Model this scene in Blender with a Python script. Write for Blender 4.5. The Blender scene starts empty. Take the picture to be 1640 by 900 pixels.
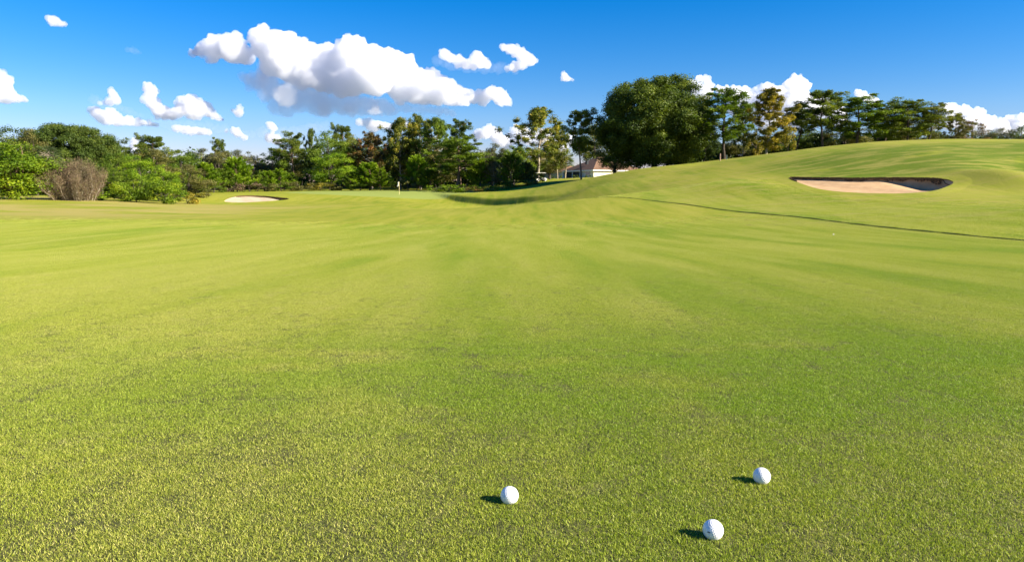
import bpy, math, random
import numpy as np
from mathutils import Vector, Matrix
R = math.radians
rng = np.random.default_rng(7)
random.seed(7)
scn = bpy.context.scene
COL = scn.collection

# ------------------------------------------------------------------ survey helpers
F = 1093.0; PITCH = math.atan(150 / F); CH = 0.68
cp, sp_ = math.cos(PITCH), math.sin(PITCH)
def ray(px, py):
    x = (px - 820) / F; y = (450 - py) / F
    d = np.array([x, cp + y * sp_, -sp_ + y * cp]); return d / d[1]
def at(px, py, Y):
    d = ray(px, py); return (d[0] * Y, Y, CH + d[2] * Y)
def lateral(px, Y, py=300): return ray(px, py)[0] * Y

SUN_EL = R(28); SUN_BACK = R(19)           # sun at the right, a little behind the camera
SUN = Vector((math.cos(SUN_BACK) * math.cos(SUN_EL), -math.sin(SUN_BACK) * math.cos(SUN_EL), math.sin(SUN_EL)))

# ------------------------------------------------------------------ objects helpers
def tag(o, label=None, cat=None, group=None, kind=None):
    if label: o['label'] = label
    if cat: o['category'] = cat
    if group: o['group'] = group
    if kind: o['kind'] = kind
    return o
def empty(name, loc=(0, 0, 0), rz=0):
    o = bpy.data.objects.new(name, None); COL.objects.link(o)
    o.location = loc; o.rotation_euler = (0, 0, rz); o.empty_display_size = .3
    return o

class MB:
    """collects geometry with a per-vertex tint"""
    def __init__(s): s.v = []; s.f3 = []; s.f4 = []; s.t = []; s.n = 0
    def add(s, v, f, tint=0.5):
        v = np.asarray(v, float).reshape(-1, 3); f = np.asarray(f, int)
        if len(f) == 0: return
        (s.f3 if f.shape[1] == 3 else s.f4).append(f + s.n)
        s.v.append(v); s.t.append(np.broadcast_to(np.asarray(tint, float), (len(v),)).copy()); s.n += len(v)
    def mesh(s, name, mat=None, smooth=False):
        V = np.concatenate(s.v); T = np.concatenate(s.t)
        f3 = np.concatenate(s.f3) if s.f3 else np.zeros((0, 3), int)
        f4 = np.concatenate(s.f4) if s.f4 else np.zeros((0, 4), int)
        me = bpy.data.meshes.new(name)
        me.vertices.add(len(V)); me.vertices.foreach_set('co', V.astype(np.float32).ravel())
        loops = np.concatenate([f3.ravel(), f4.ravel()]).astype(np.int32)
        me.loops.add(len(loops)); me.loops.foreach_set('vertex_index', loops)
        nf = len(f3) + len(f4)
        me.polygons.add(nf)
        st = np.concatenate([np.arange(len(f3)) * 3, len(f3) * 3 + np.arange(len(f4)) * 4]).astype(np.int32)
        me.polygons.foreach_set('loop_start', st)
        me.update(calc_edges=True)
        a = me.attributes.new('tint', 'FLOAT', 'POINT'); a.data.foreach_set('value', T.astype(np.float32))
        me.polygons.foreach_set('use_smooth', np.full(nf, smooth))
        if mat: me.materials.append(mat)
        me.update(); return me
    def box(s, lo, hi, tint=.5, M=None):
        x0, y0, z0 = lo; x1, y1, z1 = hi
        v = np.array([(x0,y0,z0),(x1,y0,z0),(x1,y1,z0),(x0,y1,z0),(x0,y0,z1),(x1,y0,z1),(x1,y1,z1),(x0,y1,z1)], float)
        if M is not None: v = v @ np.array(M.to_3x3()).T + np.array(M.translation)
        s.add(v, [(0,3,2,1),(4,5,6,7),(0,1,5,4),(1,2,6,5),(2,3,7,6),(3,0,4,7)], tint)
    def tube(s, pts, rad, sides=6, tint=.5, cap=True):
        pts = np.asarray(pts, float); n = len(pts)
        rad = np.broadcast_to(np.asarray(rad, float), (n,))
        d = np.gradient(pts, axis=0); d /= np.linalg.norm(d, axis=1)[:, None] + 1e-9
        ref = np.array([0, 0, 1.]) if abs(d[0][2]) < .8 else np.array([1., 0, 0])
        u = np.cross(d, ref); u /= np.linalg.norm(u, axis=1)[:, None] + 1e-9
        w = np.cross(d, u)
        a = np.linspace(0, 2 * np.pi, sides, endpoint=False)
        V = pts[:, None] + rad[:, None, None] * (np.cos(a)[None, :, None] * u[:, None] + np.sin(a)[None, :, None] * w[:, None])
        i = np.arange(n - 1)[:, None] * sides; j = np.arange(sides)[None]; k = (j + 1) % sides
        f = np.stack([i + j, i + k, i + sides + k, i + sides + j], -1).reshape(-1, 4)
        s.add(V.reshape(-1, 3), f, tint)
        if cap:
            s.add(V[-1], [[0, q, q + 1] for q in range(1, sides - 1)], tint)
            s.add(V[0], [[0, q + 1, q] for q in range(1, sides - 1)], tint)
    def lathe(s, prof, sides=16, c=(0, 0, 0), tint=.5):
        p = np.asarray(prof, float); a = np.linspace(0, 2 * np.pi, sides, endpoint=False)
        V = np.stack([p[:, None, 0] * np.cos(a), p[:, None, 0] * np.sin(a), np.repeat(p[:, 1:2], sides, 1)], -1) + np.array(c)
        n = len(p); i = np.arange(n - 1)[:, None] * sides; j = np.arange(sides)[None]; k = (j + 1) % sides
        s.add(V.reshape(-1, 3), np.stack([i + j, i + k, i + sides + k, i + sides + j], -1).reshape(-1, 4), tint)
    def prism(s, poly, y0, y1, tint=.5, M=None):
        n = len(poly); v = [(x, y0, z) for x, z in poly] + [(x, y1, z) for x, z in poly]
        v = np.array(v, float)
        if M is not None: v = v @ np.array(M.to_3x3()).T + np.array(M.translation)
        s.add(v, [(i, (i + 1) % n, n + (i + 1) % n, n + i) for i in range(n)], tint)
        s.add(v, [(0, i, i + 1) for i in range(1, n - 1)] + [(n, n + i + 1, n + i) for i in range(1, n - 1)], tint)
def obj(name, me, parent=None, loc=None):
    o = bpy.data.objects.new(name, me); COL.objects.link(o)
    if parent: o.parent = parent
    if loc is not None: o.location = loc
    return o

def unit(n):
    v = rng.normal(size=(n, 3)); return v / np.linalg.norm(v, axis=1)[:, None]
def leaves(mb, c, nrm, size, aspect=.6, tint=None, along=None):
    """rhombic leaf faces at centres c with normals nrm"""
    n = len(c); nrm = nrm / (np.linalg.norm(nrm, axis=1)[:, None] + 1e-9)
    r = along if along is not None else unit(n)
    if along is None:
        u = np.cross(nrm, r); u /= np.linalg.norm(u, axis=1)[:, None] + 1e-9
    else:
        u = along / (np.linalg.norm(along, axis=1)[:, None] + 1e-9)
    w = np.cross(nrm, u); w /= np.linalg.norm(w, axis=1)[:, None] + 1e-9
    size = np.broadcast_to(size, (n,))[:, None]
    V = np.stack([c - u * size * .5, c + w * size * aspect * .5, c + u * size * .5, c - w * size * aspect * .5], 1)
    if tint is None: tint = rng.random(n)
    mb.add(V.reshape(-1, 3), np.arange(4 * n).reshape(n, 4), np.repeat(tint, 4))

# ------------------------------------------------------------------ materials
def newmat(name):
    m = bpy.data.materials.new(name); m.use_nodes = True; nt = m.node_tree; nt.nodes.clear()
    return m, nt
def N(nt, t, **kw):
    n = nt.nodes.new(t)
    for k, v in kw.items():
        if k == 'inp':
            for a, b in v.items(): n.inputs[a].default_value = b
        else: setattr(n, k, v)
    return n
def rgb(c): return (c[0], c[1], c[2], 1)
def ramp(nt, fac, stops):
    r = N(nt, 'ShaderNodeValToRGB'); e = r.color_ramp.elements
    while len(e) < len(stops): e.new(.5)
    for q, (p, c) in zip(e, stops): q.position = p; q.color = rgb(c) if len(c) == 3 else c
    nt.links.new(fac, r.inputs[0]); return r.outputs[0]
def noise(nt, vec, scale, detail=3, rough=.5, dist=0):
    n = N(nt, 'ShaderNodeTexNoise', inp={'Scale': scale, 'Detail': detail, 'Roughness': rough, 'Distortion': dist})
    if vec is not None: nt.links.new(vec, n.inputs['Vector'])
    return n.outputs['Fac']
def mapping(nt, vec, scale=(1, 1, 1), rot=(0, 0, 0), loc=(0, 0, 0)):
    m = N(nt, 'ShaderNodeMapping'); m.inputs['Scale'].default_value = scale; m.inputs['Rotation'].default_value = rot
    m.inputs['Location'].default_value = loc
    nt.links.new(vec, m.inputs['Vector']); return m.outputs[0]
def math_(nt, op, a, b=None, clamp=False):
    m = N(nt, 'ShaderNodeMath', operation=op, use_clamp=clamp)
    for i, q in enumerate((a, b)):
        if q is None: continue
        if isinstance(q, (int, float)): m.inputs[i].default_value = q
        else: nt.links.new(q, m.inputs[i])
    return m.outputs[0]
def maprange(nt, v, a, b, c=0, d=1, smooth=True):
    m = N(nt, 'ShaderNodeMapRange', interpolation_type='SMOOTHSTEP' if smooth else 'LINEAR', inp={'From Min': a, 'From Max': b, 'To Min': c, 'To Max': d})
    nt.links.new(v, m.inputs['Value']); return m.outputs[0]
def mix(nt, fac, a, b, bt='MIX'):
    m = N(nt, 'ShaderNodeMix', data_type='RGBA', blend_type=bt)
    for s, q in ((m.inputs[0], fac), (m.inputs[6], a), (m.inputs[7], b)):
        if isinstance(q, (int, float)): s.default_value = q
        elif isinstance(q, tuple): s.default_value = rgb(q)
        else: nt.links.new(q, s)
    return m.outputs[2]
def plain(name, c, rough=.8, var=.15, scale=6, bump=0, spec=.3, c2=None):
    m, nt = newmat(name)
    b = N(nt, 'ShaderNodeBsdfPrincipled', inp={'Roughness': rough, 'Specular IOR Level': spec})
    tc = N(nt, 'ShaderNodeTexCoord').outputs['Object']
    n = noise(nt, tc, scale, 4, .6)
    lo = tuple(x * (1 - var) for x in c) if c2 is None else c2
    hi = tuple(min(1, x * (1 + var)) for x in c)
    nt.links.new(ramp(nt, n, [(.3, lo), (.7, hi)]), b.inputs['Base Color'])
    if bump:
        bp = N(nt, 'ShaderNodeBump', inp={'Strength': .6, 'Distance': bump}); nt.links.new(n, bp.inputs['Height'])
        nt.links.new(bp.outputs[0], b.inputs['Normal'])
    nt.links.new(b.outputs[0], N(nt, 'ShaderNodeOutputMaterial').inputs[0]); return m
def foliage(name, ca, cb, cc=None, transl=.35, clump=.35):
    """leaf colour by tint, light and dark clumps by a noise on the tree"""
    m, nt = newmat(name)
    at_ = N(nt, 'ShaderNodeAttribute', attribute_name='tint').outputs['Fac']
    stops = [(0, ca), (.75, cb)] + ([(1, cc)] if cc else [])
    col = ramp(nt, at_, stops)
    tc = N(nt, 'ShaderNodeTexCoord').outputs['Object']
    cl = noise(nt, tc, clump, 2)
    hs = N(nt, 'ShaderNodeHueSaturation')
    nt.links.new(maprange(nt, cl, .35, .65, .72, 1.3, False), hs.inputs['Value'])
    nt.links.new(maprange(nt, cl, .35, .65, .515, .49, False), hs.inputs['Hue'])
    nt.links.new(col, hs.inputs['Color'])
    d = N(nt, 'ShaderNodeBsdfPrincipled', inp={'Roughness': .55, 'Specular IOR Level': .25}); t = N(nt, 'ShaderNodeBsdfTranslucent')
    nt.links.new(hs.outputs[0], d.inputs['Base Color'])
    nt.links.new(mix(nt, 1.0, hs.outputs[0], (1.25, 1.3, .5), 'MULTIPLY'), t.inputs[0])
    mx = N(nt, 'ShaderNodeMixShader', inp={0: transl}); nt.links.new(d.outputs[0], mx.inputs[1]); nt.links.new(t.outputs[0], mx.inputs[2])
    nt.links.new(mx.outputs[0], N(nt, 'ShaderNodeOutputMaterial').inputs[0]); return m

GRASS_BR = 1.0
def turf_colour(nt):
    """pigment of the turf over the whole course, in world metres"""
    P = N(nt, 'ShaderNodeNewGeometry').outputs['Position']
    big = noise(nt, mapping(nt, P, (.20, .045, 0)), 1.0, 4, .55, .4)
    mid = noise(nt, mapping(nt, P, (1.1, .13, 0), (0, 0, .06)), 1.0, 5, .6, .3)
    fine = noise(nt, mapping(nt, P, (5, 3.5, 0)), 1.0, 4, .65)
    base = ramp(nt, big, [(.30, (.160, .222, .010)), (.5, (.232, .256, .018)), (.68, (.262, .272, .028))])
    base = mix(nt, maprange(nt, mid, .38, .70, 0, .75), base, (.305, .298, .040))
    base = mix(nt, maprange(nt, mid, .46, .26, 0, .6), base, (.130, .205, .008))
    base = mix(nt, math_(nt, 'MULTIPLY', maprange(nt, fine, .52, .8), .35), base, (.30, .245, .080))
    # greener, thicker turf a few steps out on the right; paler dry rough on the far left
    S = N(nt, 'ShaderNodeSeparateXYZ'); nt.links.new(P, S.inputs[0])
    dry = math_(nt, 'MULTIPLY', maprange(nt, S.outputs[0], -16, -28), maprange(nt, noise(nt, mapping(nt, P, (.10, .16, 0)), 1, 3), .36, .56))
    base = mix(nt, math_(nt, 'MULTIPLY', dry, math_(nt, 'MULTIPLY', maprange(nt, S.outputs[1], 34, 50), maprange(nt, S.outputs[1], 92, 78))), base, (.34, .29, .075))
    gx = math_(nt, 'MULTIPLY', math_(nt, 'ADD', S.outputs[0], 22), 1 / 17); gy = math_(nt, 'MULTIPLY', math_(nt, 'ADD', S.outputs[1], -119), 1 / 10)
    rr = math_(nt, 'ADD', math_(nt, 'MULTIPLY', gx, gx), math_(nt, 'MULTIPLY', gy, gy))
    base = mix(nt, maprange(nt, rr, 1.1, .9), base, (.25, .30, .065))
    lush = math_(nt, 'MULTIPLY', maprange(nt, S.outputs[1], 1.7, 2.4), maprange(nt, S.outputs[1], 4.6, 3.0))
    lush = math_(nt, 'MULTIPLY', lush, maprange(nt, S.outputs[0], -3.5, 1.5, .25, .85))
    lush = math_(nt, 'MULTIPLY', lush, maprange(nt, noise(nt, mapping(nt, P, (1.1, 1.4, 0)), 1.0, 4), .34, .52))
    base = mix(nt, lush, base, (.150, .222, .008))
    # uncut rough on the upper face of the mound, darker and duller
    up = math_(nt, 'MULTIPLY', maprange(nt, S.outputs[1], 54.5, 57.5), maprange(nt, S.outputs[1], 76, 70)); up = math_(nt, 'MULTIPLY', up, maprange(nt, S.outputs[0], 22, 30))
    up = math_(nt, 'MULTIPLY', up, maprange(nt, noise(nt, mapping(nt, P, (.16, .30, 0)), 1.0, 4), .27, .42))
    base = mix(nt, math_(nt, 'MULTIPLY', up, .85), base, (.080, .135, .004))
    rg = maprange(nt, noise(nt, mapping(nt, P, (.22, .9, 0)), 1.0, 5, .65, .5), .45, .65)
    rg = math_(nt, 'MULTIPLY', rg, math_(nt, 'MULTIPLY', maprange(nt, S.outputs[0], 9, 14), maprange(nt, S.outputs[1], 24, 34)))
    base = mix(nt, math_(nt, 'MULTIPLY', rg, .7), base, (.30, .265, .060))
    return base, P
def turf_mat(name, rough_zone=False):
    m, nt = newmat(name)
    col, P = turf_colour(nt)
    S = N(nt, 'ShaderNodeSeparateXYZ'); nt.links.new(P, S.inputs[0])
    thatch = mix(nt, noise(nt, P, 60, 4, .7), (.040, .055, .012), (.15, .14, .05))
    out_ = math_(nt, 'SUBTRACT', math_(nt, 'ABSOLUTE', S.outputs[0]), math_(nt, 'MULTIPLY', math_(nt, 'MAXIMUM', S.outputs[1], 0), .92))
    k = math_(nt, 'MAXIMUM', maprange(nt, S.outputs[1], 20, 40), math_(nt, 'MAXIMUM', maprange(nt, out_, 4.6, 5.1), maprange(nt, S.outputs[1], -1.6, -2.1)))
    col2 = mix(nt, 1.0, col, (.98, .98, .98), 'MULTIPLY')
    c = mix(nt, k, thatch, col2)
    b = N(nt, 'ShaderNodeBsdfPrincipled', inp={'Roughness': .9, 'Specular IOR Level': .1, 'Sheen Weight': .0})
    nt.links.new(c, b.inputs['Base Color'])
    h = noise(nt, P, 3.5, 6, .75)
    bp = N(nt, 'ShaderNodeBump', inp={'Strength': .7, 'Distance': .06}); nt.links.new(h, bp.inputs['Height'])
    nt.links.new(bp.outputs[0], b.inputs['Normal'])
    nt.links.new(b.outputs[0], N(nt, 'ShaderNodeOutputMaterial').inputs[0]); return m
def blade_mat():
    m, nt = newmat('grass_blades')
    col, P = turf_colour(nt)
    t = N(nt, 'ShaderNodeAttribute', attribute_name='tint').outputs['Fac']
    v = ramp(nt, t, [(0, (.60, .75, .8)), (.4, (1.25, 1.38, 1.6)), (.75, (2.0, 1.98, 3.0)), (1, (2.6, 2.25, 7))])
    c = mix(nt, 1.0, col, v, 'MULTIPLY')
    d = N(nt, 'ShaderNodeBsdfPrincipled', inp={'Roughness': .45, 'Specular IOR Level': .35}); tr = N(nt, 'ShaderNodeBsdfTranslucent')
    nt.links.new(c, d.inputs['Base Color']); nt.links.new(mix(nt, 1.0, c, (1.1, 1.15, .6), 'MULTIPLY'), tr.inputs[0])
    mx = N(nt, 'ShaderNodeMixShader', inp={0: .35}); nt.links.new(d.outputs[0], mx.inputs[1]); nt.links.new(tr.outputs[0], mx.inputs[2])
    nt.links.new(mx.outputs[0], N(nt, 'ShaderNodeOutputMaterial').inputs[0]); return m

# ------------------------------------------------------------------ terrain
ctrl = []
def P_(px, py, Y): ctrl.append(at(px, py, Y))
for X in (-14, -5, 0, 5, 14):
    for Y, z in ((-12, .1), (-4, 0.02), (0, 0), (3, -.12), (6, -.25), (10, -.42)):
        ctrl.append((X, Y, z))
for a in [(820,384,20),(820,364,33),(820,348,47),(820,334,70),
          (0,400,16.5),(0,362,28),(0,341,46),(0,318,70),(-300,320,66),(-300,380,20),(200,322,80),(200,346,46),(200,384,20),
          (400,384,20),(400,350,45),(400,331,78),(400,325,95),(600,384,20),(600,350,45),(600,331,78),(600,322,98),
          (330,318,96),(330,309,112),(400,308.5,118),(500,307,122),(600,311,115),(600,306,127),(500,313,108),(700,325,92),(700,307,125),
          (785,328,88),(785,325,97),(785,306,122),(870,336,72),(870,326,84),(870,292,135),(870,289,155),(870,286,182),(800,300,150),(600,300,160),(300,305,150),(100,312,120),
          (940,318,64),(940,303,80),(940,287,100),(950,287,130),(950,286,178),(1000,276,95),(1060,268,92),(1130,264.5,90),(1200,253,85),(1300,239,80),(1400,230,76),(1500,228,74),(1640,229,72),(1850,235,68),
          (1000,283,140),(1150,266,135),(1300,257,130),(1500,252,130),(1700,252,130),(1850,262,120),
          (1640,388,19),(1500,372,24),(1300,350,33),(1100,329,48),(1100,384,20),(1300,384,20),
          (1640,352,29),(1640,316,43),(1640,278,58),(1850,330,30),(1400,331,42),(1380,281,59),(1380,254,67),(1400,313,48),
          (1200,321,50),(1200,292,62),(1200,266,75),(1060,303,65),(1060,283,80),(1570,288,54),(1575,262,60)]:
    P_(*a)
for X, Y, z in ((-400,400,4),(400,400,5),(0,450,4),(-400,0,0),(400,0,0),(0,-300,0),(-300,-300,0),(300,-300,0),(-150,150,.5),(150,150,3.5),(-60,200,1.5),(60,200,3.2)):
    ctrl.append((X, Y, z))
ctrl = np.array(ctrl)
def _phi(r): return np.where(r > 0, r * r * np.log(r + 1e-9), 0)
_c = ctrl[:, :2] / 50; _n = len(_c)
_A = np.zeros((_n + 3, _n + 3)); _D = np.linalg.norm(_c[:, None] - _c[None], axis=2)
_A[:_n, :_n] = _phi(_D) + np.eye(_n) * 2e-4
_A[:_n, _n] = 1; _A[:_n, _n + 1:] = _c; _A[_n, :_n] = 1; _A[_n + 1:, :_n] = _c.T
_w = np.linalg.solve(_A, np.concatenate([ctrl[:, 2], np.zeros(3)]))
def sstep(a, b, x):
    t = np.clip((x - a) / (b - a), 0, 1); return t * t * (3 - 2 * t)
BANK0 = np.array([4.0, 90.0]); BANK1 = np.array([-13.5, 119.0])
def tps(X, Y):
    X = np.asarray(X, float); Y = np.asarray(Y, float); sh = X.shape
    q = np.stack([X.ravel(), Y.ravel()], 1) / 50; out = np.zeros(len(q))
    for s in range(0, len(q), 40000):
        b = q[s:s + 40000]
        out[s:s + 40000] = _phi(np.linalg.norm(b[:, None] - _c[None], axis=2)) @ _w[:_n] + _w[_n] + b @ _w[_n + 1:]
    return out.reshape(sh)
def bank(X, Y):
    """a steep bank dropping to its left, with the higher ground on its right"""
    d = BANK1 - BANK0; L = np.linalg.norm(d); d = d / L; nrm = np.array([d[1], -d[0]])   # towards the right
    s = (X - BANK0[0]) * d[0] + (Y - BANK0[1]) * d[1]
    t = (X - BANK0[0]) * nrm[0] + (Y - BANK0[1]) * nrm[1] + 1.6 * np.sin(s / L * 3.1)
    env = sstep(-6, 6, s) * sstep(L + 4, L - 14, s)
    up = sstep(-.55, .55, t) * sstep(14, 2, t)
    lo = sstep(.55, -.55, t) * sstep(-12, -1.5, t)
    return env * (.32 * up - .50 * lo)
def terrain(X, Y):
    X = np.asarray(X, float); Y = np.asarray(Y, float)
    z = tps(X, Y)
    z = z + bank(X, Y)
    fade = sstep(6, 22, Y) * sstep(150, 110, Y)
    z = z + fade * (.05 * np.sin(X * .16 + 1.3) * np.sin(Y * .13 + .4) +   .025 * np.sin(X * .33 + Y * .21) + .010 * np.sin(X * .7 - Y * .45 + 2))
    # a hump beside the bunker
    z = z + .45 * np.exp(-((X - 19.0) / 3.0) ** 2 - ((Y - 58) / 6.0) ** 2)
    z = z + 1.05 * np.exp(-((X - 37.0) / 2.7) ** 2 - ((Y - 51.5) / 5.0) ** 2)
    return z
EDGE = np.array([at(a, b, c)[:2] for a, b, c in ((940,315,64),(1100,328,48),(1300,350,33),(1500,372,24),(1640,388,19),(1900,415,15))])
EDGE = EDGE[np.argsort(EDGE[:, 1])]
def edge_x(Y): return np.interp(Y, _ey, _ex)
_ey = np.linspace(EDGE[0, 1] - 3, EDGE[-1, 1], 400); _ex = np.polyval(np.polyfit(EDGE[:, 1], EDGE[:, 0], 3), _ey)
def gz(x, y): return float(terrain(np.array([x]), np.array([y]))[0])

# bunkers: plan outline, seen from above
def outline(pts, n=120):
    p = np.array(pts, float); m = len(p); out = []
    for i in range(m):
        a, b, c, d = p[i - 1], p[i], p[(i + 1) % m], p[(i + 2) % m]
        for t in np.linspace(0, 1, n // m, endpoint=False):
            out.append(.5 * ((2 * b) + (-a + c) * t + (2 * a - 5 * b + 4 * c - d) * t * t + (-a + 3 * b - 3 * c + d) * t ** 3))
    return np.array(out)
def hit(px, py, y0=8):
    Ys = np.arange(y0, 240, .1); d = ray(px, py)
    below = terrain(d[0] * Ys, Ys) > CH + d[2] * Ys
    Yh = Ys[np.argmax(below)] if below.any() else 240.
    return (d[0] * Yh, Yh)
BUN_R = outline([hit(*p) for p in ((1264, 286), (1284, 295), (1312, 303.5), (1350, 308.5), (1400, 310.5), (1450, 310.5), (1492, 307), (1516, 300), (1526, 292), (1500, 287), (1440, 286), (1370, 286.5), (1310, 286))], 156)
BUN_L = outline([hit(*p, 80) for p in ((360, 323.5), (366, 318), (380, 314.8), (400, 314.2), (425, 315.2), (445, 317), (463, 319.5), (440, 322), (410, 324), (380, 325))], 120)
print('bunkers', BUN_R.min(0), BUN_R.max(0), BUN_L.min(0), BUN_L.max(0))
def inside(poly, X, Y):
    r = np.zeros(X.shape, bool); j = len(poly) - 1
    for i in range(len(poly)):
        xi, yi = poly[i]; xj, yj = poly[j]
        c = ((yi > Y) != (yj > Y)) & (X < (xj - xi) * (Y - yi) / (yj - yi + 1e-12) + xi)
        r ^= c; j = i
    return r
def sdist(poly, X, Y):
    """distance outside the outline, negative inside"""
    d = np.full(X.shape, 1e9)
    a = poly; b = np.roll(poly, -1, 0)
    for (ax, ay), (bx, by) in zip(a, b):
        vx, vy = bx - ax, by - ay; t = np.clip(((X - ax) * vx + (Y - ay) * vy) / (vx * vx + vy * vy), 0, 1)
        d = np.minimum(d, np.hypot(X - ax - t * vx, Y - ay - t * vy))
    return np.where(inside(poly, X, Y), -d, d)

M_turf = turf_mat('turf')
M_blade = blade_mat()

ys = list(np.arange(-60, 0, 3.0)) + list(np.arange(0, 40, .3))
y = ys[-1]
while y < 230: y += max(.3, .0065 * y); ys.append(y)
while y < 3500: y *= 1.12; ys.append(y)
ys = np.array(ys); us = np.linspace(-1, 1, 460)
us = np.sign(us) * (np.abs(us) ** 1.05)
W = np.where(ys > 0, ys * .95 + 14, 14 + -ys * .3)
W = np.where(ys > 230, W * (1 + (ys - 230) / 400), W)
GX = us[None] * W[:, None]; GY = np.repeat(ys[:, None], len(us), 1)
# outermost columns run far out to both sides
GX[:, 0] = -3000; GX[:, -1] = 3000; GX[:, 1] -= 120; GX[:, -2] += 120
m_far = (np.abs(GX) > 350) | (GY > 380)
GZ = terrain(np.clip(GX, -350, 350), np.clip(GY, -100, 380))
for B in (BUN_R, BUN_L):
    near = (np.abs(GX - B[:, 0].mean()) < 14) & (np.abs(GY - B[:, 1].mean()) < 10)
    d = np.full(GX.shape, 99.); d[near] = sdist(B, GX[near], GY[near])
    GZ -= 1.6 * (d < .45)
mb = MB(); r_, c_ = GX.shape
i = np.arange(r_ - 1)[:, None] * c_ + np.arange(c_ - 1)[None]
mb.add(np.stack([GX, GY, GZ], -1).reshape(-1, 3), np.stack([i, i + 1, i + c_ + 1, i + c_], -1).reshape(-1, 4))
M_far = plain('far_land', (.10, .125, .13), .95, .2, .02)  # hidden far ground, bluish tone raised to bounce light under the clouds
g = obj('ground', mb.mesh('ground', M_turf, True)); tag(g, kind='structure'); g.data.materials.append(M_far)
fc = np.zeros(len(g.data.polygons) * 3); g.data.polygons.foreach_get('center', fc); fc = fc.reshape(-1, 3)
g.data.polygons.foreach_set('material_index', ((np.abs(fc[:, 0]) > 330) | (fc[:, 1] > 340)).astype(np.int32))

# ------------------------------------------------------------------ bunkers
def sand_mat(name, a_, b_):
    m, nt = newmat(name)
    P = N(nt, 'ShaderNodeNewGeometry').outputs['Position']
    n1 = noise(nt, P, 1.3, 5, .6); n2 = noise(nt, mapping(nt, P, (3, 9, 3)), 2.5, 4, .6)
    c = ramp(nt, n1, [(.3, a_), (.7, b_)])
    b = N(nt, 'ShaderNodeBsdfPrincipled', inp={'Roughness': .95, 'Specular IOR Level': .1}); nt.links.new(c, b.inputs['Base Color'])
    bp = N(nt, 'ShaderNodeBump', inp={'Strength': .6, 'Distance': .05}); nt.links.new(n2, bp.inputs['Height']); nt.links.new(bp.outputs[0], b.inputs['Normal'])
    nt.links.new(b.outputs[0], N(nt, 'ShaderNodeOutputMaterial').inputs[0]); return m
M_sand = sand_mat('tan_sand', (.45, .29, .145), (.58, .39, .21)); M_sand2 = sand_mat('pale_sand', (.44, .35, .22), (.55, .44, .29))
M_soil = plain('bunker_edge_roots', (.13, .085, .042), .95, .45, 9, .05)
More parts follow.
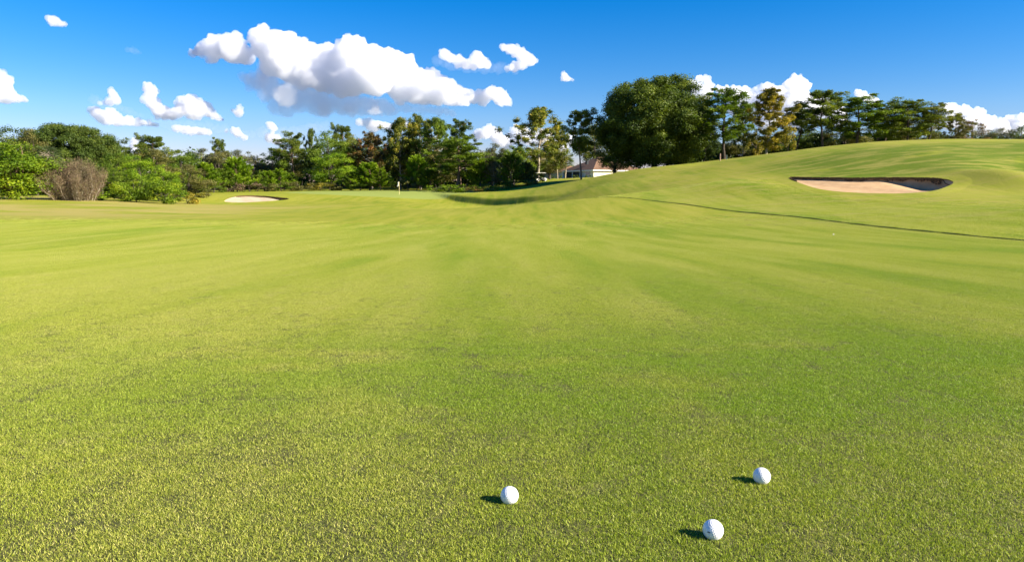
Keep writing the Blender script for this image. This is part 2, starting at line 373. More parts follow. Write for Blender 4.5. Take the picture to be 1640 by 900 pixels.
def bunker(B, depth, lip_h, name_label, right):
    """sand bowl, a ragged earth lip round the back and a grass collar that meets the lawn"""
    c = B.mean(0); n = len(B)
    rim = terrain(B[:, 0], B[:, 1])
    ang = B - c
    tg = np.roll(B, -1, 0) - np.roll(B, 1, 0); nm_ = np.c_[tg[:, 1], -tg[:, 0]]; nm_ /= np.linalg.norm(nm_, axis=1)[:, None] + 1e-9
    if (nm_ * (B - c)).sum() < 0: nm_ = -nm_
    for _ in range(6): nm_ = (np.roll(nm_, 1, 0) + nm_ + np.roll(nm_, -1, 0)); nm_ /= np.linalg.norm(nm_, axis=1)[:, None]
    back = sstep(-.1, .45, nm_[:, 1])   # 1 on the far side
    xr = (B[:, 0] - B[:, 0].min()) / np.ptp(B[:, 0])
    def dep(p):
        """how far the sand lies under the old ground: little in front and on the left, most at the back right"""
        px_ = np.clip((p[:, 0] - B[:, 0].min()) / np.ptp(B[:, 0]), 0, 1)
        yf = np.interp(p[:, 0], fx, fy); yb = np.interp(p[:, 0], bx, by)
        s_ = np.clip((p[:, 1] - yf) / np.maximum(yb - yf, .3), 0, 1)
        return .04 + (lip_h * (.35 + 1.1 * px_ ** 2)) * s_ ** 1.2 + (depth + .10 * (1 - px_)) * np.sin(np.pi * np.clip(s_, 0, 1)) * np.sin(np.pi * px_) ** .6 + right * sstep(.62, .97, px_) * (1 - .3 * s_)
    gx_ = np.linspace(B[:, 0].min(), B[:, 0].max(), 40); fx = bx = gx_
    fy = np.array([min(B[np.argsort(np.abs(B[:, 0] - q))[:8], 1]) for q in gx_]); by = np.array([max(B[np.argsort(np.abs(B[:, 0] - q))[:8], 1]) for q in gx_])
    fy = np.convolve(np.pad(fy, 2, 'edge'), np.ones(5) / 5, 'valid'); by = np.convolve(np.pad(by, 2, 'edge'), np.ones(5) / 5, 'valid')
    lip = dep(B); out = nm_
    root = empty('sand_bunker', (0, 0, 0))
    rings = 22; mb = MB(); V = []
    for k in range(rings + 1):
        t = k / rings
        p = B + (c - B) * t
        if k == 0: V.append(np.c_[B + out * .05, rim - .03]); V.append(np.c_[B, rim - .06]); p = B - out * .03
        V.append(np.c_[p, terrain(p[:, 0], p[:, 1]) - dep(p) + .02 * np.sin(p[:, 0] * 2.1 + p[:, 1])])
    V = np.array(V)
    i = np.arange(rings + 2)[:, None] * n; j = np.arange(n)[None]; kk = (j + 1) % n
    mb.add(V.reshape(-1, 3), np.stack([i + j, i + kk, i + n + kk, i + n + j], -1).reshape(-1, 4))
    obj('sand', mb.mesh('sand', M_sand if right > .5 else M_sand2, True), root)
    # lip: vertical ragged earth face with hanging roots
    mb = MB()
    dn = .3 * (1 - sstep(.1, .5, back)); top = np.c_[B + out * .02, rim + .04 - dn]; bot = np.c_[B + out * .03, rim - np.minimum(lip, .05 + .07 * xr + .04 * np.sin(np.arange(n) * .9) * np.sin(np.arange(n) * .37 + 1))]
    over = np.c_[B - out * .10 * back[:, None], rim + .03 - dn]
    bot[:, 2] -= dn
    V = np.array([bot, np.c_[B - out * .04, (rim - dn - np.minimum(lip, .05 + .07 * xr + .04 * np.sin(np.arange(n) * .9) * np.sin(np.arange(n) * .37 + 1)) * .5)], over, top])
    i = np.arange(3)[:, None] * n
    mb.add(V.reshape(-1, 3), np.stack([i + j, i + n + j, i + n + kk, i + kk], -1).reshape(-1, 4))
    m = 7000
    idx = rng.integers(0, n, m); fr = rng.random(m)[:, None]
    keep = back[idx] > .3; idx = idx[keep]; fr = fr[keep]
    q = B[idx] * (1 - fr) + B[(idx + 1) % n] * fr
    hz = rng.random(len(q)) ** 2.2
    clump = .5 + .5 * np.sin(q[:, 0] * 2.3) * np.sin(q[:, 0] * 5.1 + 1)
    zc = rim[idx] + .04 - hz * (.10 + .26 * xr[idx]) * (.25 + 1.1 * clump ** 1.5)
    cc = np.c_[q - out[idx] * (.09 + .05 * rng.random(len(q)))[:, None], zc]
    nn = np.c_[-out[idx], np.full(len(q), .1)] + .5 * unit(len(q))
    leaves(mb, cc, nn, .16, .35, along=np.c_[rng.normal(0, .25, (len(q), 2)), np.ones(len(q))])
    obj('lip', mb.mesh('lip', M_soil), root)
    # collar
    mb = MB(); V = []
    for k, dd in enumerate((0.0, .25, .6, 1.0, 1.45)):
        p = B + out * dd
        z = terrain(p[:, 0], p[:, 1]) + (.035, .035, .03, .02, -.03)[k] + (.03 * rng.random(n) * back if k < 1 else 0)
        V.append(np.c_[p, z])
    V = np.array(V); i = np.arange(4)[:, None] * n
    mb.add(V.reshape(-1, 3), np.stack([i + j, i + n + j, i + n + kk, i + kk], -1).reshape(-1, 4))
    V0 = V
    obj('collar', mb.mesh('collar', M_turf, True), root)
    tag(root, name_label, 'sand bunker')
    return root
bunker(BUN_R, .22, .21, 'large sand bunker half in shadow, cut into the grassy mound on the right', .75)
bunker(BUN_L, .12, .16, 'small pale sand bunker on flat ground at the left of the green', .25)

# ------------------------------------------------------------------ grass blades (one carpet of stuff)
def blade_patch(name, size, n, h, w, lean=.9, disc=True):
    mb = MB()
    if disc: _a = rng.random(n) * 2 * np.pi; _r = np.sqrt(rng.random(n)) * size * .82; xy = np.c_[np.cos(_a) * _r, np.sin(_a) * _r]
    else: xy = (rng.random((n, 2)) - .5) * size * 1.12
    az = rng.random(n) * 2 * np.pi
    hh = h * (.55 + .6 * rng.random(n)) * (.9 + .2 * np.sin(xy[:, 0] * 40) * np.sin(xy[:, 1] * 33 + 1))
    ln = hh * lean * rng.random(n)
    ld = rng.random(n) * 2 * np.pi
    side = np.c_[np.cos(az), np.sin(az), np.zeros(n)] * (w * (.6 + .8 * rng.random(n)))[:, None] * .5
    b = np.c_[xy, np.full(n, -.002)]
    L = np.c_[np.cos(ld), np.sin(ld), np.zeros(n)] * ln[:, None]
    m_ = b + L * .35 + np.c_[np.zeros((n, 2)), hh * .6]
    t_ = b + L + np.c_[np.zeros((n, 2)), hh]
    V = np.stack([b - side, b + side, m_ + side * .75, m_ - side * .75, t_], 1)
    tint = np.repeat(rng.random(n) ** 1.1, 5)
    k = np.arange(n)[:, None] * 5
    base = mb.n
    mb.v.append(V.reshape(-1, 3)); mb.t.append(tint); mb.n += 5 * n
    mb.f4.append(k + np.array([[0, 1, 2, 3]])); mb.f3.append(k + np.array([[3, 2, 4]]))
    o = bpy.data.objects.new(name, mb.mesh(name, M_blade)); return o
def carpet(name, label, spots, protos):
    pts, nrms, rz, sc = spots
    me = bpy.data.meshes.new(name); me.vertices.add(len(pts)); me.vertices.foreach_set('co', pts.astype(np.float32).ravel())
    rot = np.zeros((len(pts), 3), np.float32)
    # tilt with the ground: small slopes, so x and y tilts straight from the normal
    rot[:, 0] = np.arctan2(-nrms[:, 1], nrms[:, 2]); rot[:, 1] = np.arctan2(nrms[:, 0], nrms[:, 2])
    a = me.attributes.new('tilt', 'FLOAT_VECTOR', 'POINT'); a.data.foreach_set('vector', rot.ravel())
    spin = np.zeros((len(pts), 3), np.float32); spin[:, 2] = rz
    a = me.attributes.new('spin', 'FLOAT_VECTOR', 'POINT'); a.data.foreach_set('vector', spin.ravel())
    a = me.attributes.new('size', 'FLOAT', 'POINT'); a.data.foreach_set('value', sc.astype(np.float32))
    me.update()
    o = obj(name, me)
    pc = bpy.data.collections.new(name + '_blades')
    for p in protos: pc.objects.link(p)
    ng = bpy.data.node_groups.new(name, 'GeometryNodeTree')
    ng.interface.new_socket('Geometry', in_out='INPUT', socket_type='NodeSocketGeometry')
    ng.interface.new_socket('Geometry', in_out='OUTPUT', socket_type='NodeSocketGeometry')
    gi = ng.nodes.new('NodeGroupInput'); go = ng.nodes.new('NodeGroupOutput')
    ci = ng.nodes.new('GeometryNodeCollectionInfo'); ci.inputs['Collection'].default_value = pc
    ci.inputs['Separate Children'].default_value = True; ci.inputs['Reset Children'].default_value = True
    ip = ng.nodes.new('GeometryNodeInstanceOnPoints'); ip.inputs['Pick Instance'].default_value = True
    rv = ng.nodes.new('FunctionNodeRandomValue'); rv.data_type = 'INT'; rv.inputs[4].default_value = 0; rv.inputs[5].default_value = len(protos) - 1
    def na(nm, dt):
        q = ng.nodes.new('GeometryNodeInputNamedAttribute'); q.data_type = dt; q.inputs[0].default_value = nm; return q.outputs[0]
    r1 = ng.nodes.new('FunctionNodeEulerToRotation'); ng.links.new(na('tilt', 'FLOAT_VECTOR'), r1.inputs[0])
    r2 = ng.nodes.new('FunctionNodeEulerToRotation'); ng.links.new(na('spin', 'FLOAT_VECTOR'), r2.inputs[0])
    rr = ng.nodes.new('FunctionNodeRotateRotation'); rr.rotation_space = 'LOCAL'
    ng.links.new(r1.outputs[0], rr.inputs[0]); ng.links.new(r2.outputs[0], rr.inputs[1])
    ng.links.new(gi.outputs[0], ip.inputs['Points']); ng.links.new(ci.outputs[0], ip.inputs['Instance'])
    ng.links.new(rv.outputs[2], ip.inputs['Instance Index']); ng.links.new(rr.outputs[0], ip.inputs['Rotation'])
    ng.links.new(na('size', 'FLOAT'), ip.inputs['Scale']); ng.links.new(ip.outputs[0], go.inputs[0])
    md = o.modifiers.new('blades', 'NODES'); md.node_group = ng
    tag(o, label, 'grass', kind='stuff'); return o
S = .25
xs = np.arange(-46, 50, S * .8); ysg = np.arange(-2, 42, S * .8)
X, Y = np.meshgrid(xs, ysg); X = X.ravel() + rng.uniform(-.06, .06, X.size); Y = Y.ravel() + rng.uniform(-.06, .06, Y.size)
keep = (np.abs(X) < np.maximum(Y, 0) * .92 + 5) & (rng.random(X.size) < sstep(42, 24, Y))
X, Y = X[keep], Y[keep]
Z = terrain(X, Y); e = .1
nx = -(terrain(X + e, Y) - Z) / e; ny = -(terrain(X, Y + e) - Z) / e
nrm = np.c_[nx, ny, np.ones(len(X))]; nrm /= np.linalg.norm(nrm, axis=1)[:, None]
protos = [blade_patch('turf_tuft', S, 5600, .0088, .00125, 1.25) for _ in range(5)]
print('tufts', len(X))
pts = np.c_[X, Y, Z]
sizes = .92 + .16 * rng.random(len(X))
carpet('grass', 'short mown grass blades covering the fairway', (pts, nrm, rng.random(len(X)) * 2 * np.pi, sizes), protos)

rp_ = [blade_patch('rough_tuft', .5, 1800, .034, .0045) for _ in range(3)]
X, Y = np.meshgrid(np.arange(4, 44, .42), np.arange(13, 66, .42)); X = X.ravel() + rng.normal(0, .03, X.size); Y = Y.ravel() + rng.normal(0, .03, Y.size)
dd = X - edge_x(Y)
keep = (Y < EDGE[-1, 1]) & (dd > .25) & (rng.random(X.size) < sstep(16, 7, dd) * .95) & (X < Y * .84 + 2)
keep &= ~((X > BUN_R[:, 0].min() - 1) & (X < BUN_R[:, 0].max() + 1) & (Y > BUN_R[:, 1].min() - 1) & (Y < BUN_R[:, 1].max() + 1))
X, Y = X[keep], Y[keep]; Z = terrain(X, Y)
nx = -(terrain(X + e, Y) - Z) / e; ny = -(terrain(X, Y + e) - Z) / e
nrm = np.c_[nx, ny, np.ones(len(X))]; nrm /= np.linalg.norm(nrm, axis=1)[:, None]; print('rough', len(X))
carpet('rough_grass', 'longer rough grass on the slope above the mown fairway edge', (np.c_[X, Y, Z], nrm, rng.random(len(X)) * 6.283, .8 + .4 * rng.random(len(X))), rp_)

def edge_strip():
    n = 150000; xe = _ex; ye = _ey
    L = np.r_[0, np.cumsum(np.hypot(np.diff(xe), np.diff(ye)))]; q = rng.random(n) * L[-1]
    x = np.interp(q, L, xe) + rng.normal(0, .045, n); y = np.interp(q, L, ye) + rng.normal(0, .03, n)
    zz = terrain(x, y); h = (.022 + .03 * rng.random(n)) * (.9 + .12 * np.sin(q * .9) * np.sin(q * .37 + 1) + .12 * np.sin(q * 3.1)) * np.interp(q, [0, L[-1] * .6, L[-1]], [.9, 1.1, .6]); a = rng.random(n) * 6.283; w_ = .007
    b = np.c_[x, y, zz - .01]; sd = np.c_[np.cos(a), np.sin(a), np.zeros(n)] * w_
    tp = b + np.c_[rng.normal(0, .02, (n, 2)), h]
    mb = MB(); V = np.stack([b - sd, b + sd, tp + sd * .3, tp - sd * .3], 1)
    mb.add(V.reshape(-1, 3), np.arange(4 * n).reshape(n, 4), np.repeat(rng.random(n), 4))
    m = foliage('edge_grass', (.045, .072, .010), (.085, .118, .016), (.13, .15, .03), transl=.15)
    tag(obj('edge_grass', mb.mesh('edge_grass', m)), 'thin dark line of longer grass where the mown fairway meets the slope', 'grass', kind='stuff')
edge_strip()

# ------------------------------------------------------------------ golf balls
def ball_mat():
    m, nt = newmat('ball_cover')
    b = N(nt, 'ShaderNodeBsdfPrincipled', inp={'Roughness': .32, 'Specular IOR Level': .5, 'Coat Weight': .3, 'Coat Roughness': .15})
    n = noise(nt, N(nt, 'ShaderNodeTexCoord').outputs['Object'], 90, 3)
    nt.links.new(ramp(nt, n, [(.3, (.76, .77, .76)), (.6, (.84, .84, .83))]), b.inputs['Base Color'])
    nt.links.new(b.outputs[0], N(nt, 'ShaderNodeOutputMaterial').inputs[0]); return m
def golf_ball_mesh():
    import bmesh
    bm = bmesh.new(); bmesh.ops.create_icosphere(bm, subdivisions=6, radius=1)
    V = np.array([v.co for v in bm.verts]); V /= np.linalg.norm(V, axis=1)[:, None]
    nd = 336; k = np.arange(nd) + .5; ph = np.arccos(1 - 2 * k / nd); th = math.pi * (1 + 5 ** .5) * k
    D = np.c_[np.cos(th) * np.sin(ph), np.sin(th) * np.sin(ph), np.cos(ph)]
    a = np.arccos(np.clip((V @ D.T).max(1), -1, 1)) * 21.35            # mm from nearest dimple centre
    dip = np.clip(1 - (a / 1.95) ** 2, 0, 1)
    r = .02135 -   .0006 * dip ** .8
    for v, q, rr in zip(bm.verts, V, r): v.co = q * rr
    me = bpy.data.meshes.new('golf_ball'); bm.to_mesh(me); bm.free()
    me.polygons.foreach_set('use_smooth', np.full(len(me.polygons), True))
    me.materials.append(ball_mat()); me.update(); return me
bme = golf_ball_mesh()
def drop_ball(px, py, Y, label, rot):
    """centre on the sight line, resting in the turf"""
    d = ray(px, py)
    for _ in range(30):
        zc = gz(d[0] * Y, Y) + .0168
        Y = (zc - CH) / d[2]
    o = obj('golf_ball', bme, None, (d[0] * Y, Y, gz(d[0] * Y, Y) + .0168)); o.rotation_euler = rot or (0, 0, 0)
    if rot is None:
        v = np.array([0, 0, CH]) - np.array(o.location); v /= np.linalg.norm(v); k = v * .9 + np.array([-.30, 0, 0]) + np.array([0, .35, -.75]) * .38; k /= np.linalg.norm(k)
        m = o.data.materials[0].copy(); m.name = 'ball_cover_stamped'; nt = m.node_tree; b = [q for q in nt.nodes if q.type == 'BSDF_PRINCIPLED'][0]; src = b.inputs['Base Color'].links[0].from_socket
        P = N(nt, 'ShaderNodeTexCoord').outputs['Object']; u1 = np.cross(k, [0, 0, 1]); u1 /= np.linalg.norm(u1); u2 = np.cross(u1, k); f = 1.0
        def axis(u):
            d = N(nt, 'ShaderNodeVectorMath', operation='DOT_PRODUCT'); nt.links.new(P, d.inputs[0]); d.inputs[1].default_value = tuple(u); return math_(nt, 'ABSOLUTE', d.outputs['Value'])
        e1 = math_(nt, 'LESS_THAN', axis(u1), .0032); e2 = math_(nt, 'LESS_THAN', axis(u2), .0011); d3 = N(nt, 'ShaderNodeVectorMath', operation='DOT_PRODUCT'); nt.links.new(P, d3.inputs[0]); d3.inputs[1].default_value = tuple(k)
        msk = math_(nt, 'MULTIPLY', math_(nt, 'MULTIPLY', e1, e2), math_(nt, 'GREATER_THAN', d3.outputs['Value'], .01))
        nt.links.new(mix(nt, msk, src, (.02, .02, .025)), b.inputs['Base Color'])
        o.material_slots[0].link = 'OBJECT'; o.material_slots[0].material = m
    tag(o, label, 'golf ball', 'white golf balls lying on the turf'); print(label, o.location[:])
drop_ball(816, 793, 1.5, 'white golf ball lying alone in the turf, left of the other two near ones', (.3, .5, .2))
drop_ball(1142, 848, 1.3, 'largest white golf ball, lowest in view, with a small dark printed mark', None)
drop_ball(1220, 762, 1.7, 'white golf ball above and to the right of the largest one', (2.3, 1.5, .7))
drop_ball(1335, 375.5, 26, 'tiny far white golf ball on the fairway below the big bunker', (0, .5, .9))

# ------------------------------------------------------------------ tree kinds
M_bark = plain('bark', (.065, .052, .042), .95, .4, 5, .03)
M_palebark = plain('pale_bark', (.33, .28, .21), .9, .4, 4, .02)
M_pinebark = plain('pine_bark', (.17, .11, .075), .95, .4, 6, .03)
FOL = {
 'oak': foliage('leaf_oak', (.034, .058, .007), (.105, .150, .014), (.18, .21, .024)),
 'dark': foliage('leaf_dark', (.036, .062, .010), (.098, .145, .020), (.165, .19, .03)),
 'green': foliage('leaf_green', (0.058, 0.103, 0.007), (0.140, 0.207, 0.014), (0.214, 0.262, 0.024)),
 'bright': foliage('leaf_bright', (0.099, 0.179, 0.005), (0.214, 0.317, 0.012), (0.330, 0.386, 0.024)),
 'lime': foliage('leaf_lime', (.075, .140, .004), (.190, .270, .010), (.30, .33, .02)),
 'olive': foliage('leaf_olive', (0.074, 0.080, 0.022), (0.165, 0.159, 0.041), (0.247, 0.207, 0.060)),
 'grey': foliage('leaf_grey', (0.074, 0.083, 0.042), (0.140, 0.145, 0.066), (0.198, 0.179, 0.084)),
 'yellow': foliage('leaf_yellow', (.10, .11, .014), (.30, .24, .022), (.48, .34, .04)),
 'autumn': foliage('leaf_autumn', (.065, .100, .012), (.165, .185, .020), (.42, .34, .04)),
 'rust': foliage('leaf_rust', (.070, .065, .016), (.170, .110, .028), (.34, .15, .05)),
 'pine': foliage('needle_pine', (.055, .088, .010), (.155, .198, .024), (.25, .26, .04)),
 'twig': foliage('twig_brown', (.09, .060, .034), (.18, .125, .075), (.20, .19, .07), transl=.1),
 'palm': foliage('frond_palm', (0.066, 0.103, 0.036), (0.140, 0.179, 0.066), (0.214, 0.221, 0.096)),
}
def wander(a, b, n=6, amp=.06):
    a = np.array(a, float); b = np.array(b, float); t = np.linspace(0, 1, n)[:, None]
    p = a + (b - a) * t; L = np.linalg.norm(b - a)
    j = rng.normal(0, amp * L / n ** .5, (n, 3)); j[0] = 0; j[-1] = 0
    return p + np.cumsum(j, 0) * np.sin(t * np.pi)
def cluster(mb, c, rad, n, size, tint0=.5, aspect=.62, shell=.55, updir=.5):
    u = unit(n); r = (shell + (1 - shell) * rng.random(n)) * (.75 + .45 * rng.random(n))
    p = np.array(c) + u * r[:, None] * np.array(rad)
    nn = u * .9 + unit(n) * .8 + np.array([0, 0, updir])
    t = np.clip(tint0 + rng.normal(0, .2, n) + .15 * u[:, 2], 0, 1)
    leaves(mb, p, nn, size * (.6 + .8 * rng.random(n)), aspect, t)
def tree_broad(h=12, w=9, base=.18, ncl=42, nl=260, leaf=.22, dome=1.0, seed=0, gaps=.0, trunk_r=.22, limbs=True):
    """rounded or irregular broad crown with clumped foliage"""
    cr, tr = MB(), MB(); cs = []
    z0 = h * base; cz = (z0 + h) / 2; hz = (h - z0) / 2
    tries = 0
    while len(cs) < ncl and tries < 5000:
        tries += 1
        u = unit(1)[0]; r = random.uniform(.35, .92) ** .6
        z = u[2] * r; rad = 1 - .25 * max(z, 0) ** 2 if dome > .5 else 1 - .55 * (z * .5 + .5)
        p = np.array([u[0] * r * w / 2 * rad, u[1] * r * w / 2 * rad, cz + z * hz])
        cs.append(p)
    for p in cs:
        s = random.uniform(.55, 1.15) * w * .17
        s *= 1 - .3 * max(0, (p[2] - cz) / hz)
        cluster(cr, p, (s, s, s * .72), int(nl * (s / (w * .17)) ** 2 * random.uniform(.7, 1.2)), leaf, random.uniform(.25, .7), shell=.35)
    tr.tube(wander((0, 0, -.6), (random.uniform(-.3, .3), random.uniform(-.3, .3), h * .8), 9, .05), np.linspace(trunk_r * 1.4, trunk_r * .25, 9), 7)
    if limbs:
        for p in cs[::2]:
            zb = max(h * base * .8, p[2] * random.uniform(.35, .6))
            tr.tube(wander((0, 0, zb), p, 5, .08), np.linspace(trunk_r * .42, .03, 5), 4, cap=False)
    return cr, tr
def tree_pine(h=13, w=8, bare=.45, nb=26, leaf=.40, flat=.75, round_=True, trunk_r=.16, tuft=190):
    """tall pine: bare trunk, whorled limbs, tufted needle clumps with gaps between them"""
    cr, tr = MB(), MB()
    top = np.array([random.uniform(-.4, .4), random.uniform(-.4, .4), h])
    path = wander((0, 0, -.6), top, 10, .03); tr.tube(path, np.linspace(trunk_r * 1.25, trunk_r * .2, 10), 7)
    for k in range(nb):
        t = bare + (1 - bare) * (k + .5) / nb
        prof = math.sin(min(1, (t - bare) / (1 - bare) * 1.15 + .25) * math.pi * .8) if round_ else 1 - (t - bare) / (1 - bare) * .85
        L = w / 2 * max(.22, prof) * random.uniform(.55, 1.1); az = k * 2.4 + random.uniform(-.5, .5)
        b = np.array([np.interp(t * h, path[:, 2], path[:, q]) for q in (0, 1)] + [t * h])
        e = b + np.array([math.cos(az) * L, math.sin(az) * L, L * random.uniform(.1, .6)])
        bp = wander(b, e, 5, .08); tr.tube(bp, np.linspace(trunk_r * .3, .025, 5), 4, cap=False)
        for q in range(3 if L > w * .2 else 2):
            c = bp[-1] * (1 - q * .28) + bp[0] * (q * .28) + rng.normal(0, w * .035, 3)
            s = w * random.uniform(.055, .105)
            n = int(tuft * random.uniform(.6, 1.2)); u = unit(n)
            p = c + u * np.array([s, s, s * flat]) * (.35 + .65 * rng.random(n))[:, None]
            leaves(cr, p, unit(n) + np.array([0, 0, .5]), leaf * (.5 + .6 * rng.random(n)), .3, np.clip(random.uniform(.3, .7) + rng.normal(0, .18, n), 0, 1), along=u + .5 * unit(n))
    return cr, tr
def tree_youngpine(h=6, w=4, nb=44, leaf=.34, trunk_r=.08):
    """young pine: full to the ground, upswept candles of long needles"""
    cr, tr = MB(), MB()
    tr.tube(wander((0, 0, -.5), (0, 0, h * .95), 7, .02), np.linspace(trunk_r, .02, 7), 6)
    for k in range(nb):
        t = .08 + .92 * (k + .5) / nb; L = w / 2 * (1 - t) ** .7 * random.uniform(.6, 1.15) + .12; az = k * 2.4 + random.uniform(-.4, .4)
        b = np.array([0, 0, t * h * .85]); e = b + np.array([math.cos(az) * L, math.sin(az) * L, L * .45 + .15])
        tr.tube([b, (b + e) / 2 - [0, 0, .05], e], [.03, .02, .012], 3, cap=False)
        for q in range(4):
            c = b + (e - b) * (1 - q * .23); up = np.array([math.cos(az) * .35, math.sin(az) * .35, 1.0])
            n = 46; a = rng.random(n)[:, None]; spine = c + up * a * h * .10
            u = unit(n) * .9 + up * .8; p = spine + u * leaf * .35
            leaves(cr, p, unit(n), leaf * (.7 + .5 * rng.random(n)), .24, np.clip(.35 + .4 * a[:, 0] + rng.normal(0, .15, n), 0, 1), along=u)
    return cr, tr
def tree_loose(h=13.5, w=8, nb=40, leaf=.22, base=.2, trunk_r=.14, nl=230):
    """loose ascending crown with see-through gaps and the pale stem showing"""
    cr, tr = MB(), MB()
    path = wander((0, 0, -.6), (random.uniform(-.4, .4), 0, h * .97), 10, .03); tr.tube(path, np.linspace(trunk_r * 1.2, .03, 10), 7)
    for k in range(nb):
        t = base + (1 - base) * (k + .5) / nb; q = (t - base) / (1 - base)
        L = w / 2 * (math.sin(math.pi * min(1, q * .8 + .2)) ** .8) * random.uniform(.5, 1.12) + .3; az = k * 2.4 + random.uniform(-.6, .6)
        b = np.array([np.interp(t * h, path[:, 2], path[:, j]) for j in (0, 1)] + [t * h * .93])
        e = b + np.array([math.cos(az) * L, math.sin(az) * L, L * random.uniform(.3, .8)])
        e[2] = min(e[2], h * 1.0); bp = wander(b, e, 6, .1); tr.tube(bp, np.linspace(trunk_r * .3, .02, 6), 4, cap=False)
        for j in (5, 4, 3, 2):
            if random.random() < .85:
                s = w * random.uniform(.045, .10)
                cluster(cr, bp[j] + rng.normal(0, w * .03, 3), (s, s, s), int(nl * random.uniform(.4, 1.1)), leaf, random.uniform(.2, .85), shell=.1)
    return cr, tr
def tree_bare(h=5, w=8):
    """leafless thicket of many pale stems and fine twigs"""
    tw, tr = MB(), MB()
    for k in range(80):
        x, y = rng.normal(0, w * .21, 2); az = math.atan2(y, x) + random.uniform(-.5, .5); r = math.hypot(x, y)
        e = np.array([x * 1.7 + math.cos(az) * .5, y * 1.7 + math.sin(az) * .5, h * random.uniform(.6, .97) * (1 - .35 * (r / (w * .5)) ** 2)])
        p = wander((x, y, -.3), e, 8, .14); tr.tube(p, np.linspace(random.uniform(.03, .06), .012, 8), 4, cap=False)
        for j in range(1, 8):
            n = 120; u = unit(n) + np.array([0, 0, .8]); s = rng.random(n)[:, None] ** .7
            c = p[j] + u * s * h * .16
            leaves(tw, c, unit(n), .38 * (.5 + .8 * rng.random(n)), .085, rng.random(n), along=u + .3 * unit(n))
    return tw, tr
def tree_palm(h=6, w=3.2, nf=34):
    cr, tr = MB(), MB()
    tr.tube(wander((0, 0, -.4), (0.15, 0, h * .8), 8, .015), np.linspace(.12, .10, 8), 8)
    top = np.array([.15, 0, h * .8])
    for k in range(nf):
        az = k * 2.4; el = -.75 + 1.9 * (k / nf); L = w * .5 * random.uniform(.8, 1.05)
        d = np.array([math.cos(az) * math.cos(el), math.sin(az) * math.cos(el), math.sin(el)])
        hub = top + d * L * .5; side = np.cross(d, [0, 0, 1.]); side /= np.linalg.norm(side)
        tr.tube([top, hub], [.03, .02], 3, cap=False)
        for a in np.linspace(-1.25, 1.25, 15):
            v = d * math.cos(a) + side * math.sin(a); v[2] -= .25 * abs(math.sin(a)) + .12
            n = 2; c = np.array([hub + v * L * .18, hub + v * L * .42 - [0, 0, .05 * w]])
            leaves(cr, c, np.repeat(np.cross(v, side + .01)[None], 2, 0) + .3 * unit(2), L * .34, .16, rng.random(2), along=np.repeat(v[None], 2, 0))
    return cr, tr
def shrub(h=2, w=3, ncl=14, nl=150, leaf=.14):
    return tree_broad(h, w, .02, ncl, nl, leaf, 1.0, trunk_r=.05)
def weeds(h=2.6, w=4):
    """tall upright weeds with feathery tops"""
    cr, tr = MB(), MB()
    for k in range(70):
        x, y = rng.normal(0, w * .22, 2); hh = h * random.uniform(.55, 1) * (1 - .2 * min(1, math.hypot(x, y) / (w * .5)))
        e = np.array([x * 1.25, y * 1.25, hh]); tr.tube([(x, y, -.2), (np.array([x, y, -.2]) + e) / 2, e], [.02, .016, .008], 3, cap=False)
        n = 130; t = .25 + .75 * rng.random(n) ** .7
        p = np.array([x, y, 0]) + (e - [x, y, 0]) * t[:, None] + rng.normal(0, .16, (n, 3)) * (1.3 - t)[:, None]
        leaves(cr, p, unit(n), .26, .22, np.clip(t - .2 + rng.normal(0, .15, n), 0, 1), along=unit(n) * .6 + np.array([0, 0, 1.]))
    return cr, tr

def tree_oak(h=18, w=20):
    cr, tr = MB(), MB(); n = 300; k = np.arange(n) + .5
    ph = np.arccos(1 - 1.97 * k / n); th = math.pi * (1 + 5 ** .5) * k
    for a, b in zip(ph, th):
        r = random.uniform(.66, .96); u = np.array([math.cos(b) * math.sin(a), math.sin(b) * math.sin(a), math.cos(a)])
        prof = 1 - .10 * max(u[2], 0) if u[2] > 0 else 1 + .10 * u[2]; r *= 1 - .12 * max(u[2], 0) * abs(u[0] + u[1]) / 1.4
        p = np.array([u[0] * w / 2 * r * prof, u[1] * w / 2 * r * prof, h * .44 + u[2] * h * (.55 if u[2] > 0 else .45) * r])
        if p[2] < h * .02: continue
        s = random.uniform(.8, 2.0)
        cluster(cr, p, (s, s, s * .75), int(330 * s ** 1.7), .26, random.uniform(.25, .7), shell=.35)
    for q in range(90):
        u = unit(1)[0]; r = random.random() ** .5 * .72
        p = np.array([u[0] * w / 2 * r, u[1] * w / 2 * r, h * .5 + u[2] * h * .46 * r])
        cluster(cr, p, (2, 2, 1.6), 260, .42, .3, shell=.2)
        if q % 2: tr.tube(wander((0, 0, h * .12), p, 6, .08), np.linspace(.2, .04, 6), 5, cap=False)
    tr.tube(wander((0, 0, -.6), (.2, 0, h * .7), 8, .04), np.linspace(.55, .12, 8), 10)
    return cr, tr
PROTO = {}
def proto(key, fn, *a, bark=None, **k):
    cr, tr = fn(*a, **k)
    V = np.concatenate(cr.v)
    cme = cr.mesh(key + '_crown'); tme = tr.mesh(key + '_trunk', None, True)
    for me in (cme, tme): me.materials.append(None)
    lo, hi = np.percentile(V, 1, 0), np.percentile(V, 99, 0)
    PROTO.setdefault(key.split('/')[0], []).append((cme, tme, V[:, 2].max(), max(hi[0] - lo[0], hi[1] - lo[1]), bark or M_bark))
proto('oak', tree_oak)
for q in range(3): proto('broad/%d' % q, tree_broad, 12, 9, (.12, .2, .08)[q], (46, 54, 38)[q], 430, .24)
for q in range(3): proto('pine/%d' % q, tree_pine, 13, 8, (.5, .40, .28)[q], (28, 34, 42)[q], bark=M_pinebark)
for q in range(2): proto('youngpine/%d' % q, tree_youngpine, 6, 4, (44, 36)[q], bark=M_pinebark)
